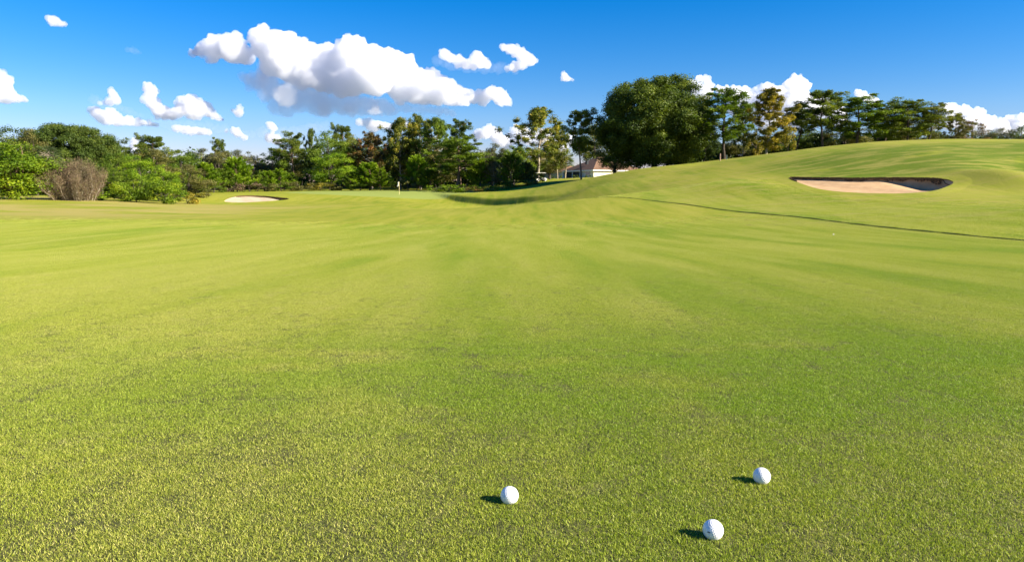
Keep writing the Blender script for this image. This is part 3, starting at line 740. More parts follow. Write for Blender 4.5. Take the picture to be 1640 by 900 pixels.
for q in range(2): proto('loose/%d' % q, tree_loose, 13.5, 8, (40, 48)[q], bark=M_palebark)
proto('gold', tree_loose, 13.5, 6.5, 62, base=.06, nl=300, bark=M_palebark)
proto('bushpine', tree_broad, 6, 6.5, .04, 95, 420, .15, dome=.2, trunk_r=.16, bark=M_pinebark)
proto('bare', tree_bare, bark=M_palebark)
proto('palm', tree_palm, bark=M_palebark)
for q in range(2): proto('shrub/%d' % q, shrub)
for q in range(2): proto('weeds/%d' % q, tree_broad, 2.6, 4, .02, 34, 300, .12, trunk_r=.04)

count = {}
def plant(key, name, px, top, Y, wpx, fol, label, cat='tree', group=None, basepy=None, v=None, parts=('crown', 'trunk'), bark=None):
    L = PROTO[key]; i = count.get(key, 0); count[key] = i + 1
    cme, tme, H, Wd, bk = L[(v if v is not None else i) % len(L)]
    x = lateral(px, Y); z = gz(x, Y)
    ztop = at(px, top, Y)[2]; wm = wpx * Y / F
    sz = (ztop - z) / H; sx = wm / Wd
    r = empty(name, (x, Y, z - .05), random.uniform(0, 6.28) if key not in ('palm',) else 0)
    r.scale = (sx, sx, sz)
    for me, nm, mt in ((cme, parts[0], FOL[fol]), (tme, parts[1], bark or bk)):
        o = obj(nm, me, r); o.material_slots[0].link = 'OBJECT'; o.material_slots[0].material = mt
    tag(r, label, cat, group); return r

WOOD_L = 'trees at the edge of the left woodland'; WOOD_M = 'trees behind the putting green'; WOOD_R = 'trees behind the mound'
T = [
 # left woodland
 ('broad','broadleaf_tree',14,199,98,95,'dark','dark round tree top rising behind the bright bushy pine at the left edge','tree',WOOD_L),
 ('broad','broadleaf_tree',58,203,92,66,'olive','dull olive tree between the bright bushy pine and the palm','tree',WOOD_L),
 ('oak','broadleaf_tree',118,194,98,135,'dark','big domed dark green tree behind the leafless thicket','tree',WOOD_L),
 ('bushpine','bushy_pine',18,221,70,125,'lime','bright yellow-green bushy pine at the left edge of the fairway','pine tree',WOOD_L),
 ('palm','palm_tree',78,231,84,44,'palm','grey-green fan palm standing above the leafless thicket','palm tree',None),
 ('bare','leafless_thicket',124,248,74,114,'twig','brown-grey leafless thicket of pale stems beside the bright pine','bush',None),
 ('broad','broadleaf_tree',163,211,100,58,'olive','olive tree just right of the big domed dark tree','tree',WOOD_L),
 ('pine','pine_tree',191,219,106,42,'pine','small round-topped pine right of the big domed tree, cloud behind it','pine tree',WOOD_L),
 ('broad','broadleaf_tree',193,242,92,64,'green','mid green tree below the small round-topped pine','tree',WOOD_L),
 ('broad','broadleaf_tree',182,262,84,46,'green','low green tree touching the right side of the leafless thicket','tree',WOOD_L),
 ('pine','pine_tree',248,212,108,62,'pine','open-crowned pine standing tallest above the bright weeds','pine tree',WOOD_L),
 ('broad','broadleaf_tree',250,236,104,80,'olive','olive-brown tree under the open-crowned pine','tree',WOOD_L),
 ('broad','broadleaf_tree',222,246,88,70,'bright','bright green leafy tree behind the tall bright weeds','tree',WOOD_L),
 ('broad','broadleaf_tree',262,262,84,52,'bright','smaller bright green tree right behind the weeds','tree',WOOD_L),
 ('weeds','weed_clump',218,282,78,60,'lime','tall yellow-green weed clump by the fairway edge, left of a rounder one','weeds',None),
 ('weeds','weed_clump',262,286,78.5,66,'lime','rounded clump of tall lime-green weeds, the right one of two','weeds',None),
 ('shrub','shrub',160,304,77,60,'bright','low bright shrub under the right end of the leafless thicket','bush','shrubs along the fairway edge'),
 ('shrub','shrub',196,301,79,50,'green','low green shrub left of the tall yellow-green weeds','bush','shrubs along the fairway edge'),
 ('shrub','shrub',300,306,84,44,'yellow','low straw-yellow shrub at the right end of the tall weeds','bush','shrubs along the fairway edge'),
 ('broad','broadleaf_tree',303,262,96,76,'olive','low spreading olive tree with drooping sides right of the tall weeds','tree',WOOD_L),
 ('broad','broadleaf_tree',290,238,112,62,'green','green tree behind the low spreading olive tree','tree',WOOD_L),
 ('broad','broadleaf_tree',325,236,132,80,'grey','grey-green far tree topping the low part of the treeline','tree',WOOD_L),
 ('pine','pine_tree',353,219,136,30,'pine','lone round-headed pine poking above the low part of the treeline','pine tree',WOOD_L),
 ('broad','broadleaf_tree',352,238,128,66,'olive','olive tree just under the lone round-headed pine','tree',WOOD_L),
 ('broad','broadleaf_tree',389,238,146,58,'grey','grey far tree right of the lone round-headed pine','tree',WOOD_L),
 # behind the green
 ('youngpine','young_pine',330,258,114,44,'bright','young pine right of the low spreading olive tree','pine tree','young pines in front of the wood'),
 ('youngpine','young_pine',352,268,119,44,'green','short young pine above the left end of the small bunker','pine tree','young pines in front of the wood'),
 ('youngpine','young_pine',380,249,124,54,'bright','tall young pine above the small bunker','pine tree','young pines in front of the wood'),
 ('youngpine','young_pine',412,279,128,36,'green','tiny young pine in front of the dark gap right of the small bunker','pine tree','young pines in front of the wood'),
 ('broad','broadleaf_tree',414,252,150,60,'olive','olive tree filling the gap above the small bunker\'s right end','tree',WOOD_M),
 ('broad','broadleaf_tree',438,236,146,60,'green','green tree on the left flank of the first tall pine of the wood','tree',WOOD_M),
 ('broad','broadleaf_tree',456,232,148,56,'olive','olive-tinged tree tucked under the first tall pine of the wood','tree',WOOD_M),
 ('pine','pine_tree',474,207,146,50,'pine','first tall pine of the wood from the left, with a pointed dark crown','pine tree',WOOD_M),
 ('loose','narrow_tree',501,203,150,28,'dark','slim dark spire-like tree between two fuller crowns','tree',WOOD_M),
 ('pine','pine_tree',551,195,156,46,'pine','round-headed pine rising behind the full green tree','pine tree',WOOD_M),
 ('broad','broadleaf_tree',528,207,146,70,'green','full green tree in front of the round-headed pine','tree',WOOD_M),
 ('broad','broadleaf_tree',566,214,150,48,'autumn','yellowing tree left of the rust-orange one','tree',WOOD_M),
 ('loose','maple_tree',596,208,146,62,'rust','rust-orange autumn tree in the middle of the wood','tree',WOOD_M),
 ('youngpine','young_pine',430,272,132,34,'bright','bright young pine left of a pair below the first tall pine','pine tree','young pines in front of the wood'),
 ('youngpine','young_pine',449,268,133,38,'bright','brightest young pine just below the first tall pine','pine tree','young pines in front of the wood'),
 ('youngpine','young_pine',467,275,135,26,'green','thin young pine to the right of the brightest one','pine tree','young pines in front of the wood'),
 ('broad','broadleaf_tree',532,243,136,72,'bright','bright green leafy tree at the front edge left of the flag','tree',WOOD_M),
 ('youngpine','young_pine',562,274,131,36,'green','green young pine below the bright leafy tree','pine tree','young pines in front of the wood'),
 ('youngpine','young_pine',592,258,132,56,'bright','broad bright young pine left of the dark gap by the flag','pine tree','young pines in front of the wood'),
 ('youngpine','young_pine',609,266,130,40,'lime','lime young pine touching the dark gap behind the flag','pine tree','young pines in front of the wood'),
 ('loose','poplar_tree',642,186,146,66,'autumn','tall yellow-topped tree above the flag','tree',WOOD_M,None,None,0),
 ('broad','broadleaf_tree',640,212,150,70,'olive','olive tree below the tall yellow-topped tree','tree',WOOD_M),
 ('loose','poplar_tree',674,180,148,72,'autumn','highest tree of the middle wood with a yellow crown top','tree',WOOD_M,None,None,1),
 ('broad','broadleaf_tree',672,205,152,80,'green','full green tree under the highest yellow-topped crown','tree',WOOD_M),
 ('loose','poplar_tree',704,186,144,66,'green','tall loose green tree right of the yellow-topped pair','tree',WOOD_M),
 ('pine','pine_tree',738,188,152,48,'dark','dark open pine leaning out at the right shoulder of the wood','pine tree',WOOD_M),
 ('broad','broadleaf_tree',706,228,142,70,'olive','shaded olive tree below the tall loose green tree','tree',WOOD_M),
 ('pine','pine_tree',732,219,128,96,'green','spreading low pine with a pale forked trunk right of the flag','pine tree',WOOD_M,None,None,2),
 ('youngpine','young_pine',668,246,134,44,'bright','bright young pine right of the dark gap behind the flag','pine tree','young pines in front of the wood'),
 ('youngpine','young_pine',689,268,131,44,'green','young pine left of the spreading low pine','pine tree','young pines in front of the wood'),
 ('shrub','shrub',655,282,131,40,'olive','dusty olive shrub just right of the flag','bush','shrubs at the foot of the wood'),
 ('youngpine','young_pine',769,254,127,38,'lime','yellow-green young pine right of the spreading low pine','pine tree','young pines in front of the wood'),
 ('broad','broadleaf_tree',790,228,145,66,'grey','grey-green thin-leaved tree in the dip of the treeline','tree',WOOD_M),
 ('broad','broadleaf_tree',822,232,142,60,'green','green tree at the right end of the wood','tree',WOOD_M),
 ('loose','slender_tree',790,256,126,34,'grey','slender pale-stemmed tree at the front right of the wood','tree',WOOD_M),
 ('youngpine','young_pine',818,240,128,46,'green','tall young pine near the right end of the wood','pine tree','young pines in front of the wood'),
 ('youngpine','young_pine',842,258,130,38,'olive','olive young pine ending the wood on the right','pine tree','young pines in front of the wood'),
 # around the house
 ('loose','sycamore_tree',862,168,150,92,'autumn','tall airy tree with yellowing leaves and pale trunk left of the house','tree','trees around the house',None,None,0),
 ('broad','broadleaf_tree',880,215,158,60,'olive','olive tree behind the airy yellowing tree','tree','trees around the house'),
 ('loose','sycamore_tree',893,196,156,46,'autumn','thinner yellowing tree between the airy tree and the tall pine','tree','trees around the house',None,None,1),
 ('broad','broadleaf_tree',950,196,215,66,'autumn','yellow-green tree behind the house and the tall pine','tree','trees around the house'),
 ('pine','pine_tree',931,169,120,60,'pine','tall dark-trunked pine in front of the house','pine tree','trees around the house',None,None,1),
 ('palm','palm_tree',905,252,165,26,'dark','short dark palm in front of the left wing of the house','palm tree',None),
 ('broad','broadleaf_tree',868,240,200,90,'dark','dark tree behind the golf cart and the left wing of the house','tree','trees around the house'),
 ('oak','oak_tree',1047,118,118,167,'oak','huge dense round oak at the left end of the mound','tree',None),
 ('broad','broadleaf_tree',984,203,130,80,'oak','shaded small tree tucked under the left side of the huge oak, over the house','tree',None,None,None,0),
 # right of the oak
 ('pine','pine_tree',1158,138,112,86,'green','tall broad pine against the right side of the huge oak','pine tree',WOOD_R,None,None,2),
 ('broad','broadleaf_tree',1125,205,126,50,'dark','dark tree in the shade between the oak and the first pine','tree',WOOD_R),
 ('loose','thin_tree',1187,158,122,34,'dark','thin see-through tree between the first pine and the yellow tree','tree',WOOD_R),
 ('gold','tulip_tree',1224,138,104,78,'yellow','golden-yellow autumn tree with a bright white trunk','tree',WOOD_R,None,None,0),
 ('broad','broadleaf_tree',1190,206,128,66,'olive','shaded olive tree left of the golden-yellow tree','tree',WOOD_R),
 ('shrub','shrub',1208,220,102,28,'yellow','small golden shrub at the left foot of the golden-yellow tree','bush','golden shrubs on the crest of the mound'),
 ('shrub','shrub',1258,198,102,30,'yellow','taller golden shrub at the right foot of the golden-yellow tree','bush','golden shrubs on the crest of the mound'),
 ('broad','broadleaf_tree',1240,210,128,70,'dark','dark tree behind the golden-yellow tree','tree',WOOD_R),
 ('pine','pine_tree',1270,163,118,66,'dark','dark open pine right of the golden-yellow tree','pine tree',WOOD_R),
 ('pine','pine_tree',1314,139,114,84,'pine','highest round-headed pine above the left part of the mound','pine tree',WOOD_R,None,None,1),
 ('broad','broadleaf_tree',1290,202,130,80,'dark','low dark tree below the two round-headed pines','tree',WOOD_R),
 ('pine','pine_tree',1365,151,114,94,'green','wide pine right of the highest round-headed one','pine tree',WOOD_R,None,None,2),
 ('broad','broadleaf_tree',1350,190,126,70,'olive','olive tree filling in under the wide pine','tree',WOOD_R),
 ('pine','pine_tree',1408,157,118,68,'pine','pine in the middle of the row above the bunker','pine tree',WOOD_R,None,None,0),
 ('broad','broadleaf_tree',1400,186,128,60,'dark','dark tree behind the pine above the bunker','tree',WOOD_R),
 ('pine','pine_tree',1446,158,112,78,'pine','sparse flat-topped pine above the right half of the bunker','pine tree',WOOD_R,None,None,2),
 ('pine','pine_tree',1482,161,114,62,'autumn','brownish pine ending the tall row on the right','pine tree',WOOD_R,None,None,0),
 ('broad','broadleaf_tree',1450,190,128,80,'olive','low olive tree under the sparse flat-topped pine','tree',WOOD_R),
 ('loose','small_tree',1523,180,116,44,'olive','small see-through tree right of the tall row','tree',WOOD_R),
 ('broad','broadleaf_tree',1551,190,118,50,'rust','small brownish tree, last before the low far trees','tree',WOOD_R),
 ('broad','broadleaf_tree',1592,203,150,60,'grey','low grey-green far tree right of the small brownish tree','tree',WOOD_R),
 ('broad','broadleaf_tree',1628,200,148,60,'dark','low dark far tree at the right edge of the mound crest','tree',WOOD_R),
 ('broad','broadleaf_tree',1675,205,146,60,'grey','low grey far tree half cut off by the right edge','tree',WOOD_R),
]
for t in T:
    key, name, px, top, Y, w, fol, label, cat, group = t[:10]
    plant(key, name, px, top, Y, w, fol, label, cat, group, v=t[12] if len(t) > 12 else None, bark=M_bark if group == WOOD_R and key == 'pine' else None)
# shrubs along the edge between the fairway and the wood
edge_sh = [(318,302,97,41,'olive'),(340,296,112,46,'green'),(372,292,122,50,'twig'),(400,289,126,46,'twig'),(425,293,128,46,'olive'),(452,293,130,41,'green'),
           (482,290,130,46,'olive'),(512,292,131,50,'yellow'),(545,291,132,46,'olive'),(578,291,131,50,'green'),
           (700,295,124,39,'lime'),(720,295,122,39,'green'),(744,294,120,46,'lime'),(762,298,119,36,'rust'),(782,298,120,39,'lime'),(802,293,124,46,'green'),(824,288,126,48,'yellow'),(845,281,129,50,'olive'),(856,274,132,39,'green')]
adj = {'olive': 'olive', 'green': 'green', 'twig': 'reddish-brown', 'yellow': 'straw-yellow', 'lime': 'lime-green', 'rust': 'rusty'}
wher = ['at the first bend of the wood\'s edge', 'left of the small bunker', 'behind the left end of the small bunker', 'behind the right end of the small bunker', 'past the small bunker\'s shadow', 'under the brightest young pine',
        'under the first tall pine', 'below the full green tree', 'below the bright leafy tree', 'left of the dark gap by the flag', 'right of the flag under young pines', 'beside the pale forked trunk on its left',
        'beside the pale forked trunk on its right', 'above the dark bank, left part', 'above the dark bank, middle part', 'above the dark bank, right part', 'below the tall young pine at the wood\'s right end', 'below the olive young pine', 'where the wood ends by the golf cart']
for (px, top, Y, w, fol), wh in zip(edge_sh, wher):
    plant('shrub', 'shrub', px, top, Y, w, fol, 'low %s shrub %s' % (adj[fol], wh), 'bush', 'shrubs at the foot of the wood')

# woodland mass farther back, behind the named trees
def woodland(name, spans, label, fol):
    mb = MB()
    for (p0, p1, top, Y, n) in spans:
        for k in range(n):
            px = p0 + (p1 - p0) * (k + random.random()) / n; y = Y + random.uniform(0, 16); x = lateral(px, y)
            z0 = gz(x, y); zt = at(px, top + random.uniform(-3, 16), y)[2] - .6
            hh = zt - z0
            for q in range(7):
                zz = z0 + hh * (q + .5) / 7; s = random.uniform(1.3, 2.0)
                cluster(mb, (x + random.uniform(-1.2, 1.2), y + random.uniform(-1, 1), zz), (s, s, min(s, hh * .16 + .4)), 120, .5, random.uniform(.1, .6), shell=.2)
            mb.tube([(x, y - 1, z0 - .3), (x, y - 1, zt - .8)], [.14, .05], 5, cap=False)
    o = obj(name, mb.mesh(name, FOL[fol])); tag(o, label, 'woodland', kind='stuff')
woodland('woodland', [(-90, 310, 236, 112, 46), (300, 480, 254, 150, 24), (470, 860, 236, 158, 52), (560, 700, 220, 160, 16), (840, 1000, 262, 236, 16)], 'dense shaded wood behind the front trees', 'dark')
woodland('undergrowth', [(1085, 1300, 224, 128, 30), (1290, 1520, 208, 128, 32), (1540, 1700, 214, 160, 22)], 'dark undergrowth behind the mound and its trees', 'dark')

# ------------------------------------------------------------------ house
M_wall = plain('house_render', (.72, .66, .54), .9, .06, 1.5)
M_roof = plain('roof_shingle', (.17, .10, .060), .9, .35, 3.2, .03)
M_white = plain('white_paint', (.75, .74, .70), .6, .05)
M_glass = plain('window_glass', (.06, .09, .11), .15, .2, 2, spec=.8)
M_dark = plain('porch_shade_and_dark_parts', (.03, .032, .035), .8, .2)  # dark parts, and the panel that stands in for porch shade
def house():
    YH = 182; x, _, _ = at(950, 272, YH); zb = gz(x + 6, YH + 6) - .1
    zc = at(950, 272, YH)[2]; eave = zc - zb
    r = empty('house', (x, YH, zb), R(30))          # local x runs along the sunlit right wall, local y back along the shaded left wall
    tag(r, 'single-storey pale house with brown hip roof half hidden by the huge oak', 'house')
    Lx, Ly = 17, 14; wl = MB(); wl.box((.6, .6, -1), (Lx, Ly, eave - .02)); w = obj('wall', wl.mesh('wall', M_wall), r)
    wg = MB(); wg.box((.2, Ly, -1), (9, Ly + 12, eave - .3)); obj('wing_wall', wg.mesh('wing_wall', M_wall), r)
    rf = MB(); h = 3.7; o = .1
    A = [(0, 0, eave), (Lx + .6, 0, eave), (Lx + .6, Ly + .6, eave), (0, Ly + .6, eave), (6.6, 6.6, eave + h), (Lx - 6.5, 7.3, eave + h)]
    rf.add(A, [(0, 1, 5, 4), (2, 3, 4, 5)]); rf.add(A, [(1, 2, 5), (3, 0, 4)]); rf.add([(0, 0, eave - .03), (0, Ly + .6, eave - .03), (Lx + .6, Ly + .6, eave - .03), (Lx + .6, 0, eave - .03)], [(0, 1, 2, 3)])
    rr = obj('roof', rf.mesh('roof', M_roof), r)
    vt = MB(); vt.box((2.0, 5.6, eave + 1.6), (2.6, 6.3, eave + 2.6)); obj('roof_vent', vt.mesh('roof_vent', M_dark), rr)
    fs = MB(); fs.box((-.05, -.05, eave - .32), (Lx + .62, .03, eave - .035)); fs.box((-.05, .03, eave - .32), (.03, Ly + .6, eave - .035)); obj('fascia', fs.mesh('fascia', M_white), r)
    w2 = MB(); e2 = eave - .3
    A = [(-.4, Ly + .7, e2), (9.6, Ly + .7, e2), (9.6, Ly + 12.5, e2), (-.4, Ly + 12.5, e2), (4.4, Ly + 3, e2 + 1.9), (4.4, Ly + 9, e2 + 1.9)]
    w2.add(A, [(1, 2, 5, 4), (3, 0, 4, 5)]); w2.add(A, [(0, 1, 4), (2, 3, 5)]); obj('wing_roof', w2.mesh('wing_roof', M_roof), r)
    # shaded left side: flat dark panel painted as the porch's shade, white columns, windows
    pr = MB(); pr.box((.5, 6.2, 0), (.595, Ly - .4, eave - .4)); obj('porch_shade_panel', pr.mesh('porch_shade_panel', M_dark), r)
    for yy in (6.0, 9.6, Ly): cm = MB(); cm.lathe([(.2, 0), (.2, .15), (.14, .2), (.13, eave - .5), (.2, eave - .4), (.2, eave - .33)], 10, (.1, yy, 0)); obj('column', cm.mesh('column', M_white, True), r)
    def window(x0, x1, z0, z1, face, nm='window'):
        f = MB(); g_ = MB()
        if face == 'L':
            f.box((.52, x0, z0), (.6, x1, z1)); g_.box((.505, x0 + .1, z0 + .1), (.519, (x0 + x1) / 2 - .04, z1 - .1)); g_.box((.505, (x0 + x1) / 2 + .04, z0 + .1), (.519, x1 - .1, z1 - .1))
        elif face == 'W':
            f.box((.12, x0, z0), (.2, x1, z1)); g_.box((.1, x0 + .1, z0 + .1), (.119, x1 - .1, z1 - .1))
        else:
            f.box((x0, .52, z0), (x1, .6, z1)); g_.box((x0 + .1, .505, z0 + .1), (x1 - .1, .519, z1 - .1))
        a = obj('window', f.mesh('window', M_white), r); obj('pane', g_.mesh('pane', M_glass), a)
    window(1.8, 4.2, .9, 2.1, 'L'); window(Ly + 2.2, Ly + 3.6, .9, 2.0, 'W'); window(Ly + 6.2, Ly + 7.6, .9, 2.0, 'W'); window(11, 13, .9, 2.1, 'R')
    return r
hr = house()
def place(px, Y, dz=0):
    x = lateral(px, Y, 286); return (x, Y, gz(x, Y) + dz)
for px, Y, w, lab in ((884, 171, 14, 'low dark hedge bush under the windows of the house\'s left wing'), (896, 170, 12, 'low dark bush between the left wing and the short palm'), (942, 172.5, 18, 'clipped bush under the window at the corner of the house'), (922, 172.5, 12, 'small dark bush beside the porch of the house')):
    plant('shrub', 'shrub', px, 280, Y, w, 'dark', lab, 'bush', 'bushes along the house wall')

# golf cart on the lawn left of the house
def cart():
    x, y, z = place(866, 150); r = empty('golf_cart', (x, y, z), R(20))
    tag(r, 'small golf cart with a pale roof parked under the trees left of the house', 'golf cart')
    b = MB(); b.prism([(-1.15, .35), (-1.2, .75), (-.8, .8), (-.75, .5), (.5, .45), (.75, .85), (1.15, .7), (1.25, .35)], -.55, .55); obj('body', b.mesh('body', M_white), r)
    s = MB(); s.box((-.75, -.5, .8), (-.2, .5, .92)); s.box((-.85, -.5, .9), (-.72, .5, 1.3)); obj('seat', s.mesh('seat', M_dark), r)
    t = MB(); t.prism([(-1.1, 1.85), (-.9, 1.94), (.8, 1.94), (1.0, 1.85)], -.62, .62); obj('roof', t.mesh('roof', M_white), r)
    for sx, tx in ((-.95, -.98), (.62, .88)):
        for sy in (-.52, .52): p = MB(); p.tube([(tx, sy, .75), (sx, sy, 1.86)], .022, 6); obj('roof_post', p.mesh('roof_post', M_dark), r)
    for wx in (-.75, .85):
        for sy in (-.5, .5):
            wm = MB(); a = np.linspace(0, 2 * np.pi, 18, endpoint=False)
            wm.tube([(wx, sy - .1, .24), (wx, sy + .1, .24)], .24, 16); wh = obj('wheel', wm.mesh('wheel', M_dark), r)
            rm = MB(); rm.tube([(wx, sy - .115, .24), (wx, sy + .115, .24)], .12, 12); obj('rim', rm.mesh('rim', M_white), wh)
    st = MB(); st.tube([(.5, -.25, .8), (.3, -.25, 1.15)], .02, 6); st.lathe([(.17, -.01), (.19, 0), (.17, .01)], 14, (.28, -.25, 1.16)); obj('steering_wheel', st.mesh('steering_wheel', M_dark), r)
cart()

# flagstick
def flag():
    d = ray(639.5, 312); Y = 112
    for _ in range(40):
        Y2 = (gz(d[0] * Y, Y) - CH) / d[2]; Y += .25 * (max(95, min(128, Y2)) - Y)
    x = d[0] * Y; z = gz(x, Y); h = at(639, 291, Y)[2] - z; print('flag', x, Y, z, h)
    r = empty('golf_flag', (x, Y, z)); tag(r, 'flagstick with a limp white flag standing in the putting green', 'golf flag')
    m1 = plain('stick_yellow', (.75, .62, .30), .5, .1); 
    p = MB(); p.tube([(0, 0, -.1), (0, 0, h)], .035, 8); obj('pole', p.mesh('pole', m1), r)
    f = MB(); n = 9; V = []
    for i in range(n):
        zz = h - .02 - i / (n - 1) * .75
        for k in range(5): u = k / 4; V.append((-.04 - u * (.16 + .14 * i / n), .07 * math.sin(u * 7 + i * .5), zz - u * .1))
    V = np.array(V); ii = np.arange(n - 1)[:, None] * 5 + np.arange(4)[None]
    f.add(V, np.stack([ii, ii + 1, ii + 6, ii + 5], -1).reshape(-1, 4))
    fo = obj('flag', f.mesh('flag', M_white, True), r); sm = fo.modifiers.new('thick', 'SOLIDIFY'); sm.thickness = .01
flag()

# posts and bench where the trees meet the mound
def bench():
    Yb = 96; x, y, z = place(1160, Yb); ztop = at(1160, 258.6, Yb)[2]
    r = empty('white_bench', (x, y, z), R(4)); tag(r, 'low white plank bench under the pines right of the huge oak', 'bench')
    h = ztop - z; s = MB(); s.box((-.62, -.2, h - .12), (.62, .2, h)); obj('seat', s.mesh('seat', M_white), r)
    for q in (-.5, .5): l = MB(); l.box((q - .06, -.16, -.1), (q + .06, .16, h - .122)); obj('leg', l.mesh('leg', M_white), r)
    for px, top, rr, mt, lab in ((1152, 246.5, .09, plain('post_wood', (.36, .24, .17), .9, .3), 'reddish timber post at the left end of the white bench'), (1162.5, 248.5, .05, plain('post_green', (.16, .21, .18), .7, .2), 'thin grey-green post behind the white bench')):
        Yp = Yb + (.9 if px > 1155 else -.2); xx, yy, zz = place(px, Yp); zt = at(px, top, Yp)[2]
        p = MB(); p.lathe([(rr * 1.05, -.2), (rr, 0), (rr, zt - zz - .04), (rr * .8, zt - zz), (0.001, zt - zz + .01)], 10)
        o = obj('post', p.mesh('post', mt), None, (xx, yy, zz)); tag(o, lab, 'post')
bench()

# ------------------------------------------------------------------ clouds: real banks of cumulus beyond the wood
CD = 1500.0
def cloud_mat(dens):
    m, nt = newmat('cloud')
    v = N(nt, 'ShaderNodeVolumePrincipled', inp={'Density': dens, 'Anisotropy': .2})
    v.inputs['Color'].default_value = (.972, .977, .987, 1)
    nt.links.new(v.outputs[0], N(nt, 'ShaderNodeOutputMaterial').inputs['Volume']); return m
CLOUD_DENS = .085
M_cloud = cloud_mat(CLOUD_DENS)
def cloud(label, blobs, flat=None, D=CD, seed=1, puff=1.0, vox=3.0, dens=None, group='white cumulus clouds'):
    r = np.random.default_rng(seed); s = D / F; sph = []
    mid = [((a[0]+b[0])/2, (a[1]+b[1])/2, (a[2]+b[2])/2.3) for a, b in zip(blobs, blobs[1:]) if math.hypot(a[0]-b[0], a[1]-b[1]) < 1.6*(a[2]+b[2])]
    blobs = blobs + mid
    cx, _, cz = at(np.mean([b[0] for b in blobs]), np.mean([b[1] for b in blobs]), D)
    for px, py, rad in blobs:
        x, y, z = at(px, py, D + r.normal(0, 14) * s)
        R0 = rad * s * (1.02 if puff < 1 else .95); sph.append((x, y, z, R0))
        for k in range(int(11 * puff)):
            u = r.normal(size=3); u /= np.linalg.norm(u); u[1] = -abs(u[1]) * .8 if r.random() < .7 else u[1]
            if u[2] < -.2 and r.random() < .7: u[2] = -u[2]
            R1 = R0 * r.uniform(.28, .5); c1 = np.array([x, y, z]) + u * R0 * r.uniform(.75, .95)
            sph.append((*c1, R1))
            for q in range(3):
                w_ = r.normal(size=3); w_ /= np.linalg.norm(w_)
                if w_[2] < 0: w_[2] *= -.6
                if R1 > vox * 3: sph.append((*(c1 + w_ * R1 * .85), R1 * r.uniform(.3, .5)))
    import bmesh
    bm = bmesh.new(); bmesh.ops.create_icosphere(bm, subdivisions=3, radius=1)
    bv = np.array([v.co for v in bm.verts]); bf = np.array([[v.index for v in f.verts] for f in bm.faces]); bm.free()
    mb = MB()
    for x, y, z, R1 in sph:
        V = bv * R1 + np.array([x - cx, y - D, z - cz])
        if flat is not None:
            zf = at(px, flat, D)[2] - cz
            V[:, 2] = np.where(V[:, 2] < zf, zf + (V[:, 2] - zf) * .18, V[:, 2])
        mb.add(V, bf)
    o = obj('cloud', mb.mesh('cloud', cloud_mat(dens) if dens else M_cloud), None, (cx, D, cz))
    rm = o.modifiers.new('merge', 'REMESH'); rm.mode = 'VOXEL'; rm.voxel_size = vox * D / CD
    for nm, sc, st in (('billow', 30, 13), ('wisp', 9, 8), ('curl', 3.4, 4.2)):
        tx = bpy.data.textures.new(nm, 'CLOUDS'); tx.noise_scale = sc * D / CD * (.6 if puff < 1 else 1); tx.noise_depth = 2
        dm = o.modifiers.new(nm, 'DISPLACE'); dm.texture = tx; dm.strength = st * D / CD * (.45 if puff < 1 else 1); dm.mid_level = .55; dm.texture_coords = 'LOCAL'
    tag(o, label, 'cloud', group); return o
cloud('biggest white cumulus bank, stretched across the sky above the wood', [
 (308,86,8),(326,80,13),(348,76,19),(372,80,22),(394,90,16),(340,92,12),(415,60,18),(428,76,26),(455,82,28),(482,88,24),(504,97,24),(532,102,26),(560,88,24),(563,72,13),(575,70,12),
 (582,96,26),(606,100,24),(622,90,13),(640,112,24),(655,108,13),(600,125,30),(560,128,30),(520,125,26),(474,115,26),(436,104,20),(668,130,20),(692,128,16),(706,140,20),(726,150,18),(748,156,14),
 (772,158,13),(790,150,13),(803,158,13),(812,166,9),(740,166,12),(700,158,16),(670,150,20),(640,142,22)], flat=172, seed=3)
cloud('shaded blue-grey lower bank hanging under the biggest cumulus', [
 (392,124,10),(404,132,14),(425,130,18),(420,112,12),(446,150,22),(472,158,24),(505,150,20),(510,166,24),(545,164,22),(580,170,18),(608,172,17),(628,176,12),(482,145,11),(648,172,10),(676,176,10),(704,178,9),(725,181,7),(440,172,14),(460,176,14),(520,178,12),(560,178,12),(600,180,10),(425,150,14)], flat=189, seed=5, D=1530, dens=.020)
cloud('small ragged cloud right of the biggest bank, left one of two', [(712,88,9),(722,94,8),(735,98,9),(748,103,9),(765,90,8),(770,100,10),(780,104,7),(758,106,8)], seed=7, puff=.8, vox=1.6)
cloud('curved small cloud shaped like a comma, right one of two', [(806,76,6),(816,80,8),(828,84,9),(838,92,11),(848,98,9),(858,98,5),(836,104,9),(824,108,8),(812,110,5)], seed=8, puff=.8, vox=1.6)
cloud('tiny white cloud puff above the tall pine by the house', [(903,118,4.5),(904,124,6.5),(911,127,5),(917,129,2.5)], seed=9, puff=.7, vox=1.1)
cloud('tiny pinkish cloud puff near the top left corner', [(78,30,6),(86,34,8),(96,38,6),(103,39,4)], seed=10, puff=.7, vox=1.3)
cloud('half-seen cloud cut by the left edge of the sky', [(-14,140,22),(2,132,15),(4,148,18),(16,150,12),(24,158,10),(36,162,7),(10,160,10)], flat=164, seed=11, vox=2)
cloud('small upright puff above a long low cloud at the left', [(178,146,6),(182,154,8),(186,162,7),(176,164,7),(160,166,4)], seed=12, puff=.7, vox=1.3)
cloud('long low cloud above the big domed tree', [(152,178,9),(162,186,11),(178,186,11),(190,194,10),(205,197,9),(222,198,8),(238,200,7),(250,201,5),(175,196,8)], flat=202, seed=13, puff=.9, vox=1.7)
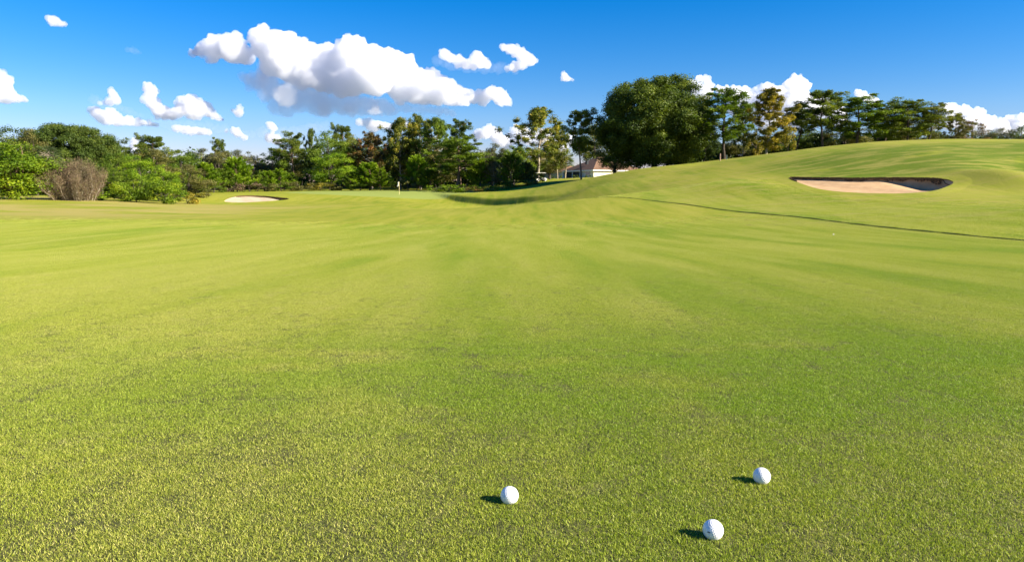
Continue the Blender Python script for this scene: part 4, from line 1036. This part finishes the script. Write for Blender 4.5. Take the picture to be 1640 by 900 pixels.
cloud('bent cloud with a tall left end and an arched right end', [(236,140,9),(243,148,11),(236,158,10),(248,168,12),(258,180,13),(272,186,11),(286,182,10),(296,168,14),(312,168,15),(326,174,12),(338,182,10),(348,190,8),(356,196,5),(310,186,14)], flat=192, seed=14, vox=2)
cloud('tiny upright puff between the bent cloud and the biggest bank', [(384,174,6),(383,182,7),(373,177,3.5)], seed=15, puff=.7, vox=1.1)
cloud('thin flat cloud low above the open-crowned pine', [(282,206,6),(291,207,6),(300,209,7),(309,210,7),(318,210,7),(327,211,6),(334,212,5)], seed=16, puff=.7, vox=1.1, D=2000)
cloud('small cloud low left of the first tall pine', [(374,209,6),(382,214,7),(392,221,5),(362,210,4)], seed=17, puff=.7, vox=1.1, D=2000)
cloud('two-tiered puff beside the first tall pine', [(434,202,7),(440,206,5),(436,214,4),(430,222,7),(442,224,8),(450,226,5)], seed=18, puff=.7, vox=1.2, D=2000)
cloud('faint puff just over the bright pine and a far pine', [(215,226,6),(216,238,7),(214,232,6)], seed=19, puff=.7, vox=1.2, D=2000)
cloud('low cloud behind the rust-orange maple', [(575,196,6),(590,198,8),(606,200,8),(622,203,7),(640,206,8),(655,200,8),(598,204,9)], seed=20, puff=.8, vox=1.5)
cloud('cloud bank behind the gap left of the airy tree', [(765,218,10),(778,214,9),(785,205,7),(796,222,12),(812,228,12),(826,210,10),(845,220,14),(870,222,13),(895,236,14),(912,222,9),(920,232,10)], seed=21, vox=1.8, D=1800)
cloud('pointed white cloud between the huge oak and the first pine', [(1108,136,8),(1120,132,9),(1131,126,7),(1134,136,9),(1112,146,12),(1130,150,13)], seed=22, vox=1.6, D=1800)
cloud('tall bright cumulus behind the golden-yellow tree', [(1150,144,8),(1163,148,9),(1180,152,12),(1195,152,12),(1222,143,9),(1232,140,8),(1245,150,13),(1276,133,14),(1270,146,16),(1288,140,10),(1262,160,18),(1240,170,22),(1210,170,22),(1180,172,18),(1290,165,18),(1310,180,22),(1270,190,24),(1340,186,16),(1230,195,20)], seed=23, vox=2.2, D=1800)
cloud('small cloud peeping over the row of pines', [(1374,150,7),(1382,154,7),(1392,160,8),(1400,166,8)], seed=24, puff=.8, vox=1.4, D=1800)
cloud('long low cumulus bank at the right edge of the sky', [(1508,176,8),(1520,174,10),(1532,180,11),(1545,176,9),(1560,184,11),(1572,182,8),(1585,192,10),(1520,196,14),(1548,200,14),(1578,204,13),(1600,200,10),(1618,194,9),(1632,190,9),(1650,194,12),(1640,206,12),(1606,208,12),(1500,200,12)], seed=25, vox=1.8, D=1800)
VE = dict(puff=.6, vox=2.2, group='thin cloud veils')
cloud('thin bluish cloud veil hanging between the bent cloud and the low small ones', [(250,196,8),(275,200,10),(305,202,10),(335,204,9),(360,208,8),(385,214,7),(405,216,6)], seed=31, D=1900, dens=.0035, **VE)
cloud('thin bluish cloud veil around the small upright puff at the left', [(150,160,8),(168,168,9),(190,172,8),(208,180,7),(225,186,5)], seed=32, D=1900, dens=.004, **VE)
cloud('faint cloud veil low over the first tall pine', [(420,212,10),(445,216,12),(470,214,12),(498,208,11),(520,204,9)], seed=33, D=1900, dens=.004, **VE)
cloud('faint veil trailing under the pair of small ragged clouds', [(700,98,9),(722,104,10),(748,108,10),(775,110,10),(800,110,10),(825,112,8)], seed=34, D=1600, dens=.005, **VE)
cloud('faint smudge of cloud left of the biggest bank near the top', [(204,80,5),(214,81,6),(224,84,4)], seed=35, D=1600, dens=.005, puff=.6, vox=1.6, group='thin cloud veils')
#ENDCLOUDS
# ------------------------------------------------------------------ sky, sun, camera
w = bpy.data.worlds.new('World'); scn.world = w; w.use_nodes = True; nt = w.node_tree; nt.nodes.clear()
sky = N(nt, 'ShaderNodeTexSky', sky_type='NISHITA'); sky.sun_disc = False; sky.sun_elevation = SUN_EL
sky.sun_rotation = math.atan2(SUN.x, SUN.y); sky.air_density = 1.0; sky.dust_density = 0; sky.ozone_density = 3.5; sky.altitude = 0
hs = N(nt, 'ShaderNodeHueSaturation', inp={'Saturation': 1.3, 'Value': 1.0}); nt.links.new(sky.outputs[0], hs.inputs['Color'])
bg = N(nt, 'ShaderNodeBackground', inp={'Strength': .072}); sx_ = N(nt, 'ShaderNodeSeparateXYZ'); nt.links.new(N(nt, 'ShaderNodeTexCoord').outputs['Generated'], sx_.inputs[0])
air = ramp(nt, sx_.outputs[2], [(0, (.60, .42, .56)), (.10, (.46, .52, .68)), (.26, (.02, .50, .76)), (.5, (.10, .50, .78)), (1, (.12, .48, .74))])  # upper stops, out of view, raised to lift the ambient light
nt.links.new(mix(nt, 1.0, hs.outputs[0], air, 'MULTIPLY'), bg.inputs[0])
nt.links.new(bg.outputs[0], N(nt, 'ShaderNodeOutputWorld').inputs[0])
sl = bpy.data.lights.new('sun', 'SUN'); sl.energy = 4.2; sl.angle = R(.55); sl.color = (1, .90, .74)
so = bpy.data.objects.new('sun', sl); COL.objects.link(so); so.rotation_euler = SUN.to_track_quat('Z', 'Y').to_euler(); so.location = SUN * 50
cam = bpy.data.cameras.new('camera'); cam.sensor_width = 36; cam.lens = F / 1640 * 36; cam.clip_end = 20000; cam.clip_start = .05
co = bpy.data.objects.new('camera', cam); COL.objects.link(co); co.location = (0, 0, CH); co.rotation_euler = (math.pi / 2 - PITCH, 0, 0)
cam.dof.use_dof = True; cam.dof.focus_distance = 1.75; cam.dof.aperture_fstop = 22
scn.camera = co
scn.view_settings.view_transform = 'Standard'; scn.view_settings.look = 'None'; scn.view_settings.gamma = 1
scn.view_settings.exposure = 1.68
scn.render.engine = 'CYCLES'
cy = scn.cycles; cy.max_bounces = 42; cy.diffuse_bounces = 3; cy.transmission_bounces = 6; cy.transparent_max_bounces = 16; cy.volume_bounces = 40
cy.use_denoising = True
